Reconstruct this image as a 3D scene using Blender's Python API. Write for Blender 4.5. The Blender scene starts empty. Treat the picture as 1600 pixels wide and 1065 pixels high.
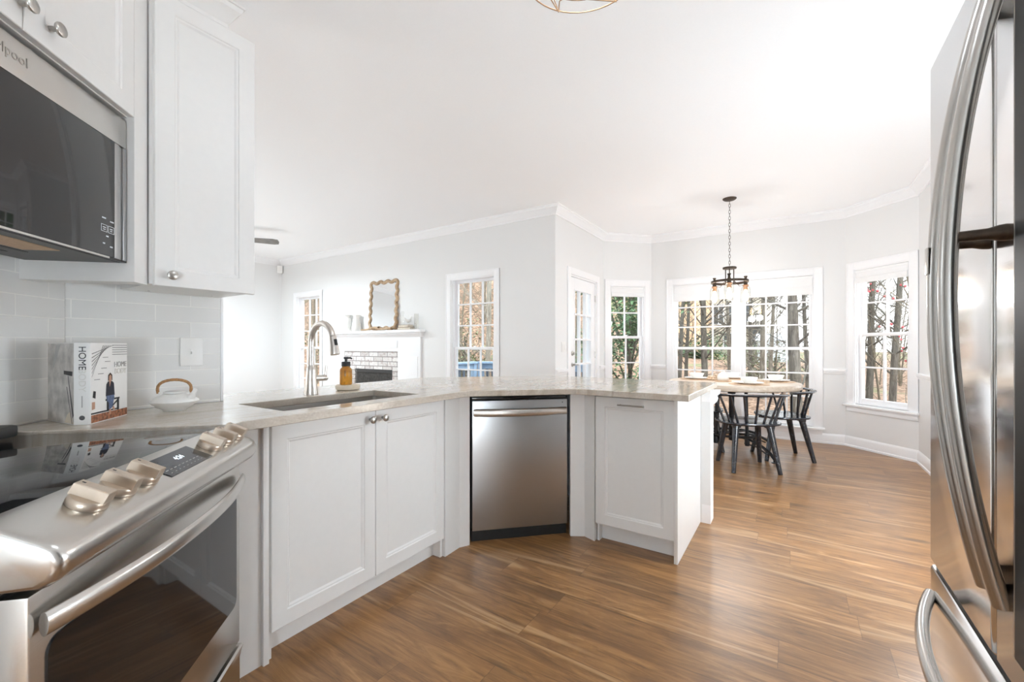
import bpy, bmesh, math, random
from mathutils import Vector, Matrix
scene = bpy.context.scene
col = scene.collection
PI = math.pi

# ------------------------------------------------------------ camera, world, light, exposure
YAW = math.radians(33.33)
CAM_Z = 1.165
cam_data = bpy.data.cameras.new('camera')
cam_data.sensor_width = 36.0
cam_data.lens = 669.0 / 1600 * 36
cam_data.shift_y = 8.5 / 1600
cam_data.clip_start = 0.02
cam = bpy.data.objects.new('camera', cam_data)
cam.location = (0, 0, CAM_Z)
cam.rotation_euler = (PI / 2, 0, YAW)
col.objects.link(cam)
scene.camera = cam

SKY = 1.40          # overcast sky strength
world = bpy.data.worlds.new('overcast_sky')
scene.world = world
world.use_nodes = True
wn = world.node_tree
wn.nodes.clear()
wo = wn.nodes.new('ShaderNodeOutputWorld')
wb = wn.nodes.new('ShaderNodeBackground')
wc = wn.nodes.new('ShaderNodeTexCoord')
wx = wn.nodes.new('ShaderNodeSeparateXYZ')
wr = wn.nodes.new('ShaderNodeValToRGB')
wr.color_ramp.elements[0].position = 0.0
wr.color_ramp.elements[0].color = (0.95, 0.97, 1.0, 1)
wr.color_ramp.elements[1].position = 0.6
wr.color_ramp.elements[1].color = (0.80, 0.90, 1.0, 1)
wn.links.new(wc.outputs['Generated'], wx.inputs[0])
wn.links.new(wx.outputs['Z'], wr.inputs[0])
wn.links.new(wr.outputs[0], wb.inputs['Color'])
wb.inputs['Strength'].default_value = SKY
wn.links.new(wb.outputs[0], wo.inputs['Surface'])

sun_d = bpy.data.lights.new('hazy_sun', 'SUN')
sun_d.energy = 0.85
sun_d.angle = math.radians(25)
sun_d.color = (1.0, 0.97, 0.93)
sun = bpy.data.objects.new('hazy_sun', sun_d)
sun.rotation_euler = (math.radians(48), 0, math.radians(75))
sun.location = (6, -6, 14)
col.objects.link(sun)

scene.view_settings.view_transform = 'Standard'
scene.view_settings.look = 'None'
scene.view_settings.gamma = 1.0
scene.view_settings.use_curve_mapping = False
scene.view_settings.exposure = 1.80
try:
    scene.cycles.use_denoising = True
    scene.cycles.denoiser = 'OPENIMAGEDENOISE'
    scene.cycles.max_bounces = 14
    scene.cycles.diffuse_bounces = 12
    scene.cycles.glossy_bounces = 6
    scene.cycles.transparent_max_bounces = 16
    scene.cycles.sample_clamp_indirect = 6.0
    scene.cycles.caustics_reflective = False
    scene.cycles.caustics_refractive = False
except Exception:
    pass

L_KITCHEN_DOWN, L_KITCHEN_GLOW = 0.8, 0.5
L_PENDANT = 2.4
L_FILL_FAN = 20.0  # power of the light added to the fan
L_FILL_BACK = 21.0  # power of the unseen lamp added behind the camera
L_FILL_NOOK = 19.0  # power of the lamp added out of sight behind the refrigerator
COOL_LAMP_COL = (0.76, 0.89, 1.0)
L_FILL_LIVING = 10.0  # power of each unseen lamp added in the living room
LAMP_COL = (0.80, 0.92, 1.0)

# ------------------------------------------------------------ helpers
class MB:
    """collects shapes in one bmesh; done() links it as one mesh object"""
    def __init__(s):
        s.bm = bmesh.new(); s.m = 0
    def face(s, vs):
        try:
            f = s.bm.faces.new(vs); f.material_index = s.m; return f
        except ValueError:
            return None
    def quad(s, *pts):
        return s.face([s.bm.verts.new(p) for p in pts])
    def box(s, x0, x1, y0, y1, z0, z1, bev=0.0, M=None):
        if x0 > x1: x0, x1 = x1, x0
        if y0 > y1: y0, y1 = y1, y0
        if z0 > z1: z0, z1 = z1, z0
        v = [s.bm.verts.new((x, y, z)) for z in (z0, z1) for y in (y0, y1) for x in (x0, x1)]
        fs = [s.face([v[i] for i in f]) for f in ((0, 2, 3, 1), (4, 5, 7, 6), (0, 1, 5, 4), (2, 6, 7, 3), (0, 4, 6, 2), (1, 3, 7, 5))]
        if bev > 0:
            es = list({e for f in fs for e in f.edges})
            r = bmesh.ops.bevel(s.bm, geom=es, offset=bev, segments=2, affect='EDGES', profile=0.6)
            for f in r['faces']: f.material_index = s.m
            if M is not None:
                vs = {w for f in r['faces'] for w in f.verts}
                bmesh.ops.transform(s.bm, matrix=M, verts=list(vs))
        elif M is not None:
            bmesh.ops.transform(s.bm, matrix=M, verts=v)
    def rings(s, rings, closed=True, cap0=True, cap1=True):
        """loft between successive rings (lists of points)"""
        R = [[s.bm.verts.new(p) for p in r] for r in rings]
        n = len(R[0])
        for a, b in zip(R[:-1], R[1:]):
            for i in range(n if closed else n - 1):
                j = (i + 1) % n
                s.face([a[i], a[j], b[j], b[i]])
        if closed and cap0: s.face(list(reversed(R[0])))
        if closed and cap1: s.face(R[-1])
        return R
    def tube(s, pts, r, n=8, closed=False, cap=True, ry=None, up=None):
        pts = [Vector(p) for p in pts]
        k = len(pts)
        rr = r if isinstance(r, (list, tuple)) else [r] * k
        ryy = rr if ry is None else (ry if isinstance(ry, (list, tuple)) else [ry] * k)
        nrm = None; rings = []
        for i in range(k):
            if closed: t = pts[(i + 1) % k] - pts[i - 1]
            else: t = pts[min(i + 1, k - 1)] - pts[max(i - 1, 0)]
            t.normalize()
            if up is not None:
                nrm = Vector(up) - t * t.dot(Vector(up))
            elif nrm is None:
                a = Vector((0, 0, 1)) if abs(t.z) < 0.9 else Vector((1, 0, 0))
                nrm = a - t * t.dot(a)
            else:
                nrm = nrm - t * t.dot(nrm)
            nrm.normalize()
            b = t.cross(nrm)
            rings.append([pts[i] + b * (rr[i] * math.cos(2 * PI * q / n)) + nrm * (ryy[i] * math.sin(2 * PI * q / n)) for q in range(n)])
        if closed:
            rings.append(rings[0])
            s.rings(rings, cap0=False, cap1=False)
            bmesh.ops.remove_doubles(s.bm, verts=s.bm.verts[:], dist=1e-6)
        else:
            s.rings(rings, cap0=cap, cap1=cap)
    def cyl(s, p0, p1, r0, r1=None, n=16):
        s.tube([p0, p1], [r0, r0 if r1 is None else r1], n)
    def lathe(s, prof, c=(0, 0, 0), n=28, M=None):
        """prof: (r, z) from bottom to top, spun about z at c (or transformed by M)"""
        c = Vector(c); rings = []
        for r, z in prof:
            r = max(r, 1e-5)
            ring = [Vector((r * math.cos(2 * PI * q / n), r * math.sin(2 * PI * q / n), z)) for q in range(n)]
            rings.append([(M @ p if M is not None else p) + c for p in ring])
        s.rings(rings)
    def prism(s, poly, z0, z1):
        a = [s.bm.verts.new((x, y, z0)) for x, y in poly]
        b = [s.bm.verts.new((x, y, z1)) for x, y in poly]
        n = len(poly)
        s.face(list(reversed(a))); s.face(b)
        for i in range(n):
            s.face([a[i], a[(i + 1) % n], b[(i + 1) % n], b[i]])
    def extrude(s, prof, x0, x1):
        """prof: closed (y, z) outline pushed along x"""
        s.rings([[(x0, y, z) for y, z in prof], [(x1, y, z) for y, z in prof]])
    def sweep(s, path, prof):
        """prof (inward offset, z) swept along an open xy path that has the room on its right"""
        P = [Vector(p) for p in path]; rings = []
        for i, p in enumerate(P):
            def nr(a, b):
                d = (b - a).normalized(); return Vector((d.y, -d.x))
            if i == 0: m = nr(P[0], P[1])
            elif i == len(P) - 1: m = nr(P[-2], P[-1])
            else:
                n1, n2 = nr(P[i - 1], p), nr(p, P[i + 1])
                m = (n1 + n2).normalized(); m = m / max(m.dot(n1), 0.2)
            rings.append([(p.x + m.x * o, p.y + m.y * o, z) for o, z in prof])
        s.rings(rings)
    def panel_door(s, x0, x1, z0, z1, yf, th, fr=0.058):
        """cabinet door seen from -y: flat frame, moulded step, recessed centre"""
        steps = [(0.0, 0.002), (0.002, 0.0), (fr, 0.0), (fr + 0.004, 0.004), (fr + 0.009, 0.0045), (fr + 0.016, 0.0095), (fr + 0.019, 0.0095)]
        rg = [[(x0, yf + th, z0), (x1, yf + th, z0), (x1, yf + th, z1), (x0, yf + th, z1)]]
        for i, d in steps:
            rg.append([(x0 + i, yf + d, z0 + i), (x1 - i, yf + d, z0 + i), (x1 - i, yf + d, z1 - i), (x0 + i, yf + d, z1 - i)])
        s.rings(rg)
    def done(s, name, mats, parent=None, smooth=True, angle=35, loc=None, rot=None):
        bmesh.ops.recalc_face_normals(s.bm, faces=s.bm.faces[:])
        me = bpy.data.meshes.new(name)
        s.bm.to_mesh(me); s.bm.free()
        for m in (mats if isinstance(mats, (list, tuple)) else [mats]): me.materials.append(m)
        if smooth:
            me.polygons.foreach_set('use_smooth', [True] * len(me.polygons))
            me.set_sharp_from_angle(angle=math.radians(angle))
        o = bpy.data.objects.new(name, me)
        col.objects.link(o)
        if parent is not None: o.parent = parent
        if loc is not None: o.location = loc
        if rot is not None: o.rotation_euler = rot
        return o

def tag(o, label=None, cat=None, group=None, kind=None):
    if label: o['label'] = label
    if cat: o['category'] = cat
    if group: o['group'] = group
    if kind: o['kind'] = kind
    return o
def thing(name, label, cat, loc=(0, 0, 0), rz=0, group=None):
    o = bpy.data.objects.new(name, None)
    col.objects.link(o)
    o.empty_display_size = 0.05
    o.location = loc; o.rotation_euler = (0, 0, math.radians(rz))
    return tag(o, label, cat, group)
def struct(o): o['kind'] = 'structure'; return o
def copy_tree(o, parent=None):
    c = o.copy(); col.objects.link(c)
    if parent is not None: c.parent = parent
    for ch in [x for x in bpy.data.objects if x.parent == o]: copy_tree(ch, c)
    return c
def text_part(s, size, name, material, parent, loc, rot, depth=0.0004, align='CENTER'):
    cu = bpy.data.curves.new(name, 'FONT')
    cu.body = s; cu.size = size; cu.extrude = depth; cu.align_x = align; cu.align_y = 'CENTER'
    tmp = bpy.data.objects.new(name + '_src', cu)
    col.objects.link(tmp)
    me = bpy.data.meshes.new_from_object(tmp.evaluated_get(bpy.context.evaluated_depsgraph_get()))
    bpy.data.objects.remove(tmp); bpy.data.curves.remove(cu)
    me.materials.clear(); me.materials.append(material)
    o = bpy.data.objects.new(name, me); col.objects.link(o)
    o.parent = parent; o.location = loc; o.rotation_euler = rot
    return o
def light(name, kind, loc, energy, color=(1, 1, 1), size=0.1, parent=None, rot=(0, 0, 0)):
    d = bpy.data.lights.new(name, kind); d.energy = energy; d.color = color
    if kind == 'AREA': d.shape = 'DISK'; d.size = size
    else: d.shadow_soft_size = size
    o = bpy.data.objects.new(name, d); col.objects.link(o)
    o.location = loc; o.rotation_euler = rot
    if parent is not None: o.parent = parent
    return o

# ------------------------------------------------------------ materials
class NT:
    def __init__(s, name):
        s.mat = bpy.data.materials.new(name); s.mat.use_nodes = True
        s.t = s.mat.node_tree; s.t.nodes.clear()
        s.out = s.n('ShaderNodeOutputMaterial')
        s.b = s.n('ShaderNodeBsdfPrincipled')
        s.l(s.b.outputs[0], s.out.inputs['Surface'])
    def n(s, typ, **kw):
        d = s.t.nodes.new(typ)
        for k, v in kw.items(): setattr(d, k, v)
        return d
    def l(s, a, b): s.t.links.new(a, b)
    def coords(s, scale=(1, 1, 1), which='Object', rot=(0, 0, 0)):
        c = s.n('ShaderNodeTexCoord'); m = s.n('ShaderNodeMapping')
        m.inputs['Scale'].default_value = scale; m.inputs['Rotation'].default_value = rot
        s.l(c.outputs[which], m.inputs[0]); return m.outputs[0]
    def noise(s, vec, scale, detail=4, rough=0.5, dist=0.0):
        d = s.n('ShaderNodeTexNoise')
        d.inputs['Scale'].default_value = scale; d.inputs['Detail'].default_value = detail
        d.inputs['Roughness'].default_value = rough; d.inputs['Distortion'].default_value = dist
        if vec is not None: s.l(vec, d.inputs['Vector'])
        return d.outputs['Fac']
    def ramp(s, fac, stops):
        d = s.n('ShaderNodeValToRGB'); e = d.color_ramp.elements
        while len(e) < len(stops): e.new(0.5)
        for x, (p, c) in zip(e, stops):
            x.position = p; x.color = (c, c, c, 1) if not isinstance(c, (tuple, list)) else (*c, 1)
        s.l(fac, d.inputs[0]); return d.outputs[0]
    def mix(s, fac, a, b, mode='MIX'):
        d = s.n('ShaderNodeMix', data_type='RGBA', blend_type=mode)
        for k, v in ((0, fac), (6, a), (7, b)):
            if isinstance(v, (int, float)): d.inputs[k].default_value = v
            elif isinstance(v, (tuple, list)): d.inputs[k].default_value = (*v, 1)
            else: s.l(v, d.inputs[k])
        return d.outputs[2]
    def math(s, op, a, b=None):
        d = s.n('ShaderNodeMath', operation=op)
        for k, v in ((0, a), (1, b)):
            if v is None: continue
            if isinstance(v, (int, float)): d.inputs[k].default_value = v
            else: s.l(v, d.inputs[k])
        return d.outputs[0]
    def bump(s, h, strength=0.2, dist=0.01):
        d = s.n('ShaderNodeBump'); d.inputs['Strength'].default_value = strength; d.inputs['Distance'].default_value = dist
        s.l(h, d.inputs['Height']); s.l(d.outputs[0], s.b.inputs['Normal'])
    def set(s, **kw):
        for k, v in kw.items():
            i = s.b.inputs[k.replace('_', ' ')]
            if isinstance(v, tuple): i.default_value = (*v, 1) if len(v) == 3 else v
            elif isinstance(v, (int, float)): i.default_value = v
            else: s.l(v, i)
        return s
def plain(name, c, rough=0.5, metal=0.0, spec=0.5, var=0.06, scale=30, bump=0.0):
    """a solid finish with a slight procedural mottle"""
    m = NT(name); v = m.coords()
    n = m.noise(v, scale, 3)
    c0 = tuple(x * (1 - var) for x in c); c1 = tuple(min(x * (1 + var), 1) for x in c)
    m.set(Base_Color=m.ramp(n, [(0.3, c0), (0.7, c1)]), Roughness=rough, Metallic=metal, Specular_IOR_Level=spec)
    if bump: m.bump(n, bump, 0.002)
    return m.mat
wall_paint = plain('wall_paint', (0.78, 0.78, 0.775), 0.6, var=0.008, scale=120, bump=0.03)
ceiling_paint = plain('ceiling_paint', (0.94, 0.94, 0.945), 0.75, var=0.006, scale=90, bump=0.03)
trim_white = plain('trim_white', (0.88, 0.88, 0.89), 0.32, var=0.008, scale=60)
cabinet_white = plain('cabinet_white', (0.78, 0.77, 0.755), 0.38, var=0.008, scale=40)
ceramic_white = plain('ceramic_white', (0.80, 0.79, 0.765), 0.3, var=0.02, scale=60)
bowl_white = plain('bowl_white', (0.84, 0.83, 0.80), 0.3, var=0.015, scale=60)
plastic_white = plain('plastic_white', (0.82, 0.81, 0.79), 0.35, var=0.01)
black_gloss = plain('black_gloss', (0.012, 0.012, 0.013), 0.035, spec=0.6, var=0.1)
black_matte = plain('black_matte', (0.012, 0.012, 0.012), 0.5, var=0.2)
vent_black = plain('vent_black', (0.035, 0.034, 0.033), 0.4, var=0.1)
chair_black = plain('chair_black', (0.016, 0.019, 0.027), 0.16, spec=0.8, var=0.25, scale=60)
iron_black = plain('iron_black', (0.02, 0.021, 0.024), 0.4, metal=0.3, var=0.25)
bronze = plain('bronze', (0.075, 0.055, 0.04), 0.45, metal=0.6, var=0.3, scale=50)
copper = plain('copper', (0.52, 0.30, 0.18), 0.35, metal=0.9, var=0.15, scale=60)
gold_wire = plain('gold_wire', (0.40, 0.25, 0.15), 0.4, metal=0.9, var=0.1)
rattan = plain('rattan', (0.36, 0.19, 0.075), 0.55, var=0.3, scale=120, bump=0.3)
cream_stone = plain('cream_stone', (0.68, 0.60, 0.49), 0.5, var=0.05)
pages = plain('pages', (0.70, 0.64, 0.54), 0.7, var=0.1, scale=80)
nickel = plain('nickel', (0.50, 0.48, 0.45), 0.28, metal=1.0, var=0.05, scale=60)
nickel_light = plain('brushed_nickel', (0.66, 0.62, 0.58), 0.3, metal=1.0, var=0.04, scale=60)
champagne = plain('champagne', (0.58, 0.49, 0.40), 0.32, metal=0.85, var=0.05, scale=60)
fan_grey = plain('fan_grey', (0.22, 0.21, 0.20), 0.5, var=0.15)
mirror_glass = plain('mirror_glass', (0.84, 0.85, 0.86), 0.02, metal=1.0, var=0.0)
ink_dark = plain('ink_dark', (0.06, 0.06, 0.065), 0.6)
ink_grey = plain('ink_grey', (0.42, 0.41, 0.40), 0.6)
ink_pale = plain('ink_pale', (0.72, 0.70, 0.66), 0.6)
display_text = plain('display_text', (0.65, 0.70, 0.75), 0.5)
display_glass = plain('display_glass', (0.05, 0.056, 0.065), 0.08, var=0.05)
navy_cloth = plain('navy_cloth', (0.02, 0.022, 0.035), 0.7)
denim = plain('denim', (0.11, 0.15, 0.26), 0.7, var=0.35, scale=160)
skin_print = plain('skin_print', (0.50, 0.29, 0.20), 0.6)
rug_print = plain('rug_print', (0.30, 0.12, 0.06), 0.6, var=0.7, scale=90)
marble_print = plain('marble_print', (0.52, 0.49, 0.46), 0.6, var=0.3, scale=22)
hair_print = plain('hair_print', (0.06, 0.035, 0.025), 0.6)
linen = plain('linen', (0.84, 0.84, 0.84), 0.85, var=0.02, scale=200, bump=0.1)
firebrick = plain('firebrick', (0.045, 0.042, 0.038), 0.8, var=0.5, scale=25, bump=0.3)
deck_blue = plain('deck_blue', (0.30, 0.42, 0.56), 0.55, var=0.12, scale=12)
deck_dark = plain('deck_dark', (0.10, 0.13, 0.17), 0.6, var=0.2, scale=14)
house_tan = plain('house_tan', (0.62, 0.43, 0.27), 0.8, var=0.05, scale=4)
house_cream = plain('house_cream', (0.60, 0.56, 0.49), 0.8, var=0.06, scale=4)
roof_grey = plain('roof_grey', (0.14, 0.13, 0.13), 0.85, var=0.2, scale=20)
pane_dark = plain('pane_dark', (0.06, 0.075, 0.09), 0.1)
shed_white = plain('shed_white', (0.72, 0.76, 0.80), 0.6, var=0.04)
redbud = plain('redbud', (0.45, 0.08, 0.09), 0.7, var=0.35, scale=8)
def leaf_mat(name, dark, lightc):
    m = NT(name); n = m.noise(m.coords(), 5, 3)
    m.set(Base_Color=m.ramp(n, [(0.3, dark), (0.7, lightc)]), Roughness=0.5)
    return m.mat
leaf_green = leaf_mat('leaf_green', (0.025, 0.07, 0.03), (0.16, 0.27, 0.12))
leaf_moss = leaf_mat('leaf_moss', (0.09, 0.11, 0.05), (0.24, 0.26, 0.13))

def steel(name, c=(0.60, 0.585, 0.56), rough=0.24, axis='x', spread=0.14):
    m = NT(name)
    sc = {'x': (2, 90, 90), 'z': (90, 90, 2), 'y': (90, 2, 90)}[axis]
    n = m.noise(m.coords(sc), 6, 4, 0.6)
    n2 = m.noise(m.coords((1, 1, 1)), 4, 2)
    m.set(Base_Color=m.mix(n, tuple(x * 0.94 for x in c), tuple(x * 1.05 for x in c)), Metallic=1.0,
          Roughness=m.math('ADD', rough - spread / 2, m.math('MULTIPLY', m.math('ADD', n, n2), spread / 2)))
    m.bump(n, 0.035, 0.001)
    return m.mat
steel_x = steel('brushed_steel')
steel_dark = steel('brushed_steel_warm', (0.46, 0.462, 0.465), 0.31, 'x', 0.1)
steel_fridge = steel('fridge_steel', (0.84, 0.84, 0.84), 0.13, 'x', 0.08)
steel_handle = plain('handle_steel', (0.50, 0.48, 0.455), 0.27, metal=1.0, var=0.03)
steel_sink = steel('sink_steel', (0.62, 0.60, 0.57), 0.3, 'x')

def floor_mat():
    m = NT('oak_plank_floor')
    tc = m.n('ShaderNodeTexCoord'); sp = m.n('ShaderNodeSeparateXYZ'); m.l(tc.outputs['Object'], sp.inputs[0])
    W, L = 0.182, 1.22
    ry = m.math('DIVIDE', sp.outputs['Y'], W); row = m.math('FLOOR', ry)
    wn1 = m.n('ShaderNodeTexWhiteNoise', noise_dimensions='1D'); m.l(row, wn1.inputs['W'])
    rx = m.math('ADD', m.math('DIVIDE', sp.outputs['X'], L), m.math('MULTIPLY', wn1.outputs['Value'], 7.3))
    cx = m.math('FLOOR', rx)
    cb = m.n('ShaderNodeCombineXYZ'); m.l(row, cb.inputs[0]); m.l(cx, cb.inputs[1])
    wn2 = m.n('ShaderNodeTexWhiteNoise', noise_dimensions='2D'); m.l(cb.outputs[0], wn2.inputs['Vector'])
    idv = wn2.outputs['Value']
    off = m.n('ShaderNodeVectorMath', operation='ADD'); sc = m.n('ShaderNodeVectorMath', operation='SCALE')
    m.l(wn2.outputs['Color'], sc.inputs[0]); sc.inputs['Scale'].default_value = 17.0
    m.l(tc.outputs['Object'], off.inputs[0]); m.l(sc.outputs[0], off.inputs[1])
    def mp(s):
        k = m.n('ShaderNodeMapping'); k.inputs['Scale'].default_value = s; m.l(off.outputs[0], k.inputs[0]); return k.outputs[0]
    grain = m.noise(mp((0.9, 8, 1)), 2.6, 9, 0.66, 1.6)
    fine = m.noise(mp((3, 100, 1)), 3.0, 3, 0.6, 0.2)
    blot = m.noise(mp((0.9, 3.5, 1)), 1.7, 5, 0.6, 1.6)
    sap = m.noise(mp((0.35, 4.2, 1)), 1.5, 3, 0.5, 0.7)
    base = m.ramp(grain, [(0.31, (0.060, 0.022, 0.006)), (0.43, (0.200, 0.088, 0.025)), (0.55, (0.300, 0.143, 0.046)), (0.72, (0.46, 0.252, 0.102))])
    base = m.mix(m.ramp(blot, [(0.33, 0.72), (0.50, 0.0)]), base, (0.105, 0.042, 0.014))
    base = m.mix(m.ramp(sap, [(0.60, 0.0), (0.645, 0.55), (0.70, 0.0)]), base, (0.62, 0.40, 0.21))
    knot = m.n('ShaderNodeTexVoronoi'); m.l(mp((0.75, 2.6, 1)), knot.inputs['Vector']); knot.inputs['Scale'].default_value = 1.5
    base = m.mix(m.ramp(knot.outputs['Distance'], [(0.03, 0.92), (0.16, 0.0)]), base, (0.035, 0.014, 0.005))
    base = m.mix(m.math('MULTIPLY', fine, 0.28), base, (0.50, 0.28, 0.12))
    tone = m.ramp(idv, [(0.0, 0.86), (1.0, 1.10)])
    base = m.mix(1.0, base, tone, 'MULTIPLY')
    fy = m.math('ABSOLUTE', m.math('SUBTRACT', m.math('FRACT', ry), 0.5)); fx = m.math('ABSOLUTE', m.math('SUBTRACT', m.math('FRACT', rx), 0.5))
    seam = m.math('MAXIMUM', m.math('GREATER_THAN', fy, 0.492), m.math('GREATER_THAN', fx, 0.4985))
    base = m.mix(m.math('MULTIPLY', seam, 0.30), base, (0.05, 0.025, 0.012))
    m.set(Base_Color=base, Roughness=m.ramp(fine, [(0.3, 0.28), (0.7, 0.40)]), Specular_IOR_Level=0.7, Coat_Weight=0.10, Coat_Roughness=0.28)
    m.bump(m.math('SUBTRACT', fine, seam), 0.10, 0.002)
    return m.mat
floor_wood = floor_mat()

def stone_mat():
    m = NT('quartzite'); v = m.coords((1, 1, 1))
    wob = m.noise(m.coords((1, 0.35, 1), rot=(0, 0, 0.25)), 5, 6, 0.6, 1.4)
    band = m.noise(m.coords((5.5, 0.55, 1), rot=(0, 0, 0.10)), 2.2, 7, 0.62, 1.0)
    speck = m.noise(v, 110, 3, 0.6)
    c = m.ramp(band, [(0.28, (0.40, 0.325, 0.255)), (0.42, (0.55, 0.485, 0.41)), (0.55, (0.62, 0.565, 0.495)), (0.70, (0.50, 0.435, 0.36))])
    c = m.mix(m.ramp(wob, [(0.47, 0.0), (0.50, 0.30), (0.53, 0.0)]), c, (0.36, 0.29, 0.23))
    c = m.mix(m.ramp(speck, [(0.40, 0.22), (0.6, 0.0)]), c, (0.36, 0.28, 0.21))
    m.set(Base_Color=c, Roughness=0.13, Specular_IOR_Level=0.7)
    return m.mat
quartzite = stone_mat()

def tile_mat(name='subway_tile'):
    m = NT(name); c = m.n('ShaderNodeTexCoord'); s = m.n('ShaderNodeSeparateXYZ'); k = m.n('ShaderNodeCombineXYZ')
    m.l(c.outputs['Object'], s.inputs[0]); m.l(s.outputs['X'], k.inputs[0]); m.l(s.outputs['Z'], k.inputs[1])
    b = m.n('ShaderNodeTexBrick'); m.l(k.outputs[0], b.inputs['Vector'])
    b.inputs['Scale'].default_value = 1.0; b.inputs['Brick Width'].default_value = 0.246; b.inputs['Row Height'].default_value = 0.0685
    b.inputs['Mortar Size'].default_value = 0.0022; b.inputs['Mortar Smooth'].default_value = 0.4
    b.inputs['Color1'].default_value = (0.77, 0.765, 0.75, 1); b.inputs['Color2'].default_value = (0.725, 0.72, 0.705, 1)
    b.inputs['Mortar'].default_value = (0.86, 0.85, 0.82, 1); b.offset = 0.5
    w = m.noise(m.coords(), 9, 3)
    m.set(Base_Color=b.outputs['Color'], Roughness=0.12, Specular_IOR_Level=0.5)
    h = m.math('ADD', m.math('MULTIPLY', b.outputs['Fac'], -1.0), m.math('MULTIPLY', w, 1.2))
    m.bump(h, 0.35, 0.003)
    return m.mat
tile = tile_mat()
def whitewash_brick():
    m = NT('whitewashed_brick'); c = m.n('ShaderNodeTexCoord'); s = m.n('ShaderNodeSeparateXYZ'); k = m.n('ShaderNodeCombineXYZ')
    m.l(c.outputs['Object'], s.inputs[0]); m.l(s.outputs['X'], k.inputs[0]); m.l(s.outputs['Z'], k.inputs[1])
    b = m.n('ShaderNodeTexBrick'); m.l(k.outputs[0], b.inputs['Vector'])
    b.inputs['Scale'].default_value = 1.0; b.inputs['Brick Width'].default_value = 0.21; b.inputs['Row Height'].default_value = 0.072
    b.inputs['Mortar Size'].default_value = 0.006; b.inputs['Color1'].default_value = (0.80, 0.78, 0.76, 1); b.inputs['Color2'].default_value = (0.60, 0.57, 0.55, 1)
    b.inputs['Mortar'].default_value = (0.26, 0.24, 0.23, 1)
    n = m.noise(m.coords(), 24, 5, 0.7)
    cc = m.mix(m.ramp(n, [(0.34, 0.8), (0.50, 0.0)]), b.outputs['Color'], (0.34, 0.24, 0.22))
    m.set(Base_Color=cc, Roughness=0.85); m.bump(m.math('MULTIPLY', b.outputs['Fac'], -1.0), 0.5, 0.006)
    return m.mat
brick = whitewash_brick()
def wood_mat(name, a, bcol, scale=(2, 25, 25), rough=0.5):
    m = NT(name); n = m.noise(m.coords(scale), 2.2, 5, 0.6, 0.6)
    m.set(Base_Color=m.ramp(n, [(0.3, a), (0.7, bcol)]), Roughness=rough); m.bump(n, 0.08, 0.002)
    return m.mat
mirror_wood = wood_mat('mirror_wood', (0.30, 0.19, 0.10), (0.58, 0.42, 0.27), (8, 8, 8))
table_wood = wood_mat('table_wood', (0.56, 0.44, 0.33), (0.76, 0.66, 0.55), (1.5, 14, 14), 0.3)
mat_wood = wood_mat('placemat_wood', (0.50, 0.33, 0.20), (0.66, 0.47, 0.31), (30, 30, 30), 0.6)
bead_wood = wood_mat('bead_wood', (0.55, 0.40, 0.27), (0.72, 0.58, 0.44), (12, 12, 12))
book_wood = wood_mat('mantel_book_cover', (0.20, 0.12, 0.06), (0.36, 0.24, 0.14), (9, 9, 60), 0.7)
def bark_mat(name, a, b_, c_):
    m = NT(name); n = m.noise(m.coords((9, 9, 1.6)), 2.4, 6, 0.7, 0.7); n2 = m.noise(m.coords((1, 1, 0.6)), 1.6, 3)
    cc = m.ramp(n, [(0.32, a), (0.52, b_), (0.70, c_)])
    cc = m.mix(m.ramp(n2, [(0.45, 0.0), (0.7, 0.4)]), cc, (0.20, 0.21, 0.17))
    m.set(Base_Color=cc, Roughness=0.9); m.bump(n, 0.6, 0.03)
    return m.mat
bark = bark_mat('bark', (0.035, 0.028, 0.022), (0.10, 0.085, 0.068), (0.21, 0.19, 0.16))
bark_pale = bark_mat('bark_pale', (0.08, 0.066, 0.05), (0.22, 0.19, 0.15), (0.40, 0.37, 0.31))
twig = bark_mat('twig', (0.06, 0.048, 0.033), (0.16, 0.13, 0.09), (0.32, 0.28, 0.20))
def ground_mat():
    m = NT('leaf_litter'); v = m.coords()
    vo = m.n('ShaderNodeTexVoronoi'); m.l(v, vo.inputs['Vector']); vo.inputs['Scale'].default_value = 11.0
    n = m.noise(v, 3.0, 6, 0.7); g = m.noise(v, 0.33, 3)
    lf = m.ramp(m.math('FRACT', m.math('ADD', m.math('MULTIPLY', n, 1.6), vo.outputs['Distance'])), [(0.0, (0.09, 0.05, 0.03)), (0.35, (0.26, 0.155, 0.095)), (0.65, (0.42, 0.28, 0.19)), (1.0, (0.17, 0.105, 0.065))])
    gr = m.ramp(n, [(0.3, (0.08, 0.10, 0.035)), (0.7, (0.22, 0.23, 0.10))])
    sp = m.n('ShaderNodeSeparateXYZ'); m.l(v, sp.inputs[0])
    far = m.n('ShaderNodeMapRange'); far.inputs['From Min'].default_value = 22; far.inputs['From Max'].default_value = 32; far.inputs['To Max'].default_value = 0.14
    m.l(sp.outputs['Y'], far.inputs['Value'])
    m.set(Base_Color=m.mix(m.ramp(m.math('ADD', g, far.outputs[0]), [(0.60, 0.0), (0.70, 0.85)]), lf, gr), Roughness=0.95)
    m.bump(vo.outputs['Distance'], 0.6, 0.03)
    return m.mat
ground_leaves = ground_mat()
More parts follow.
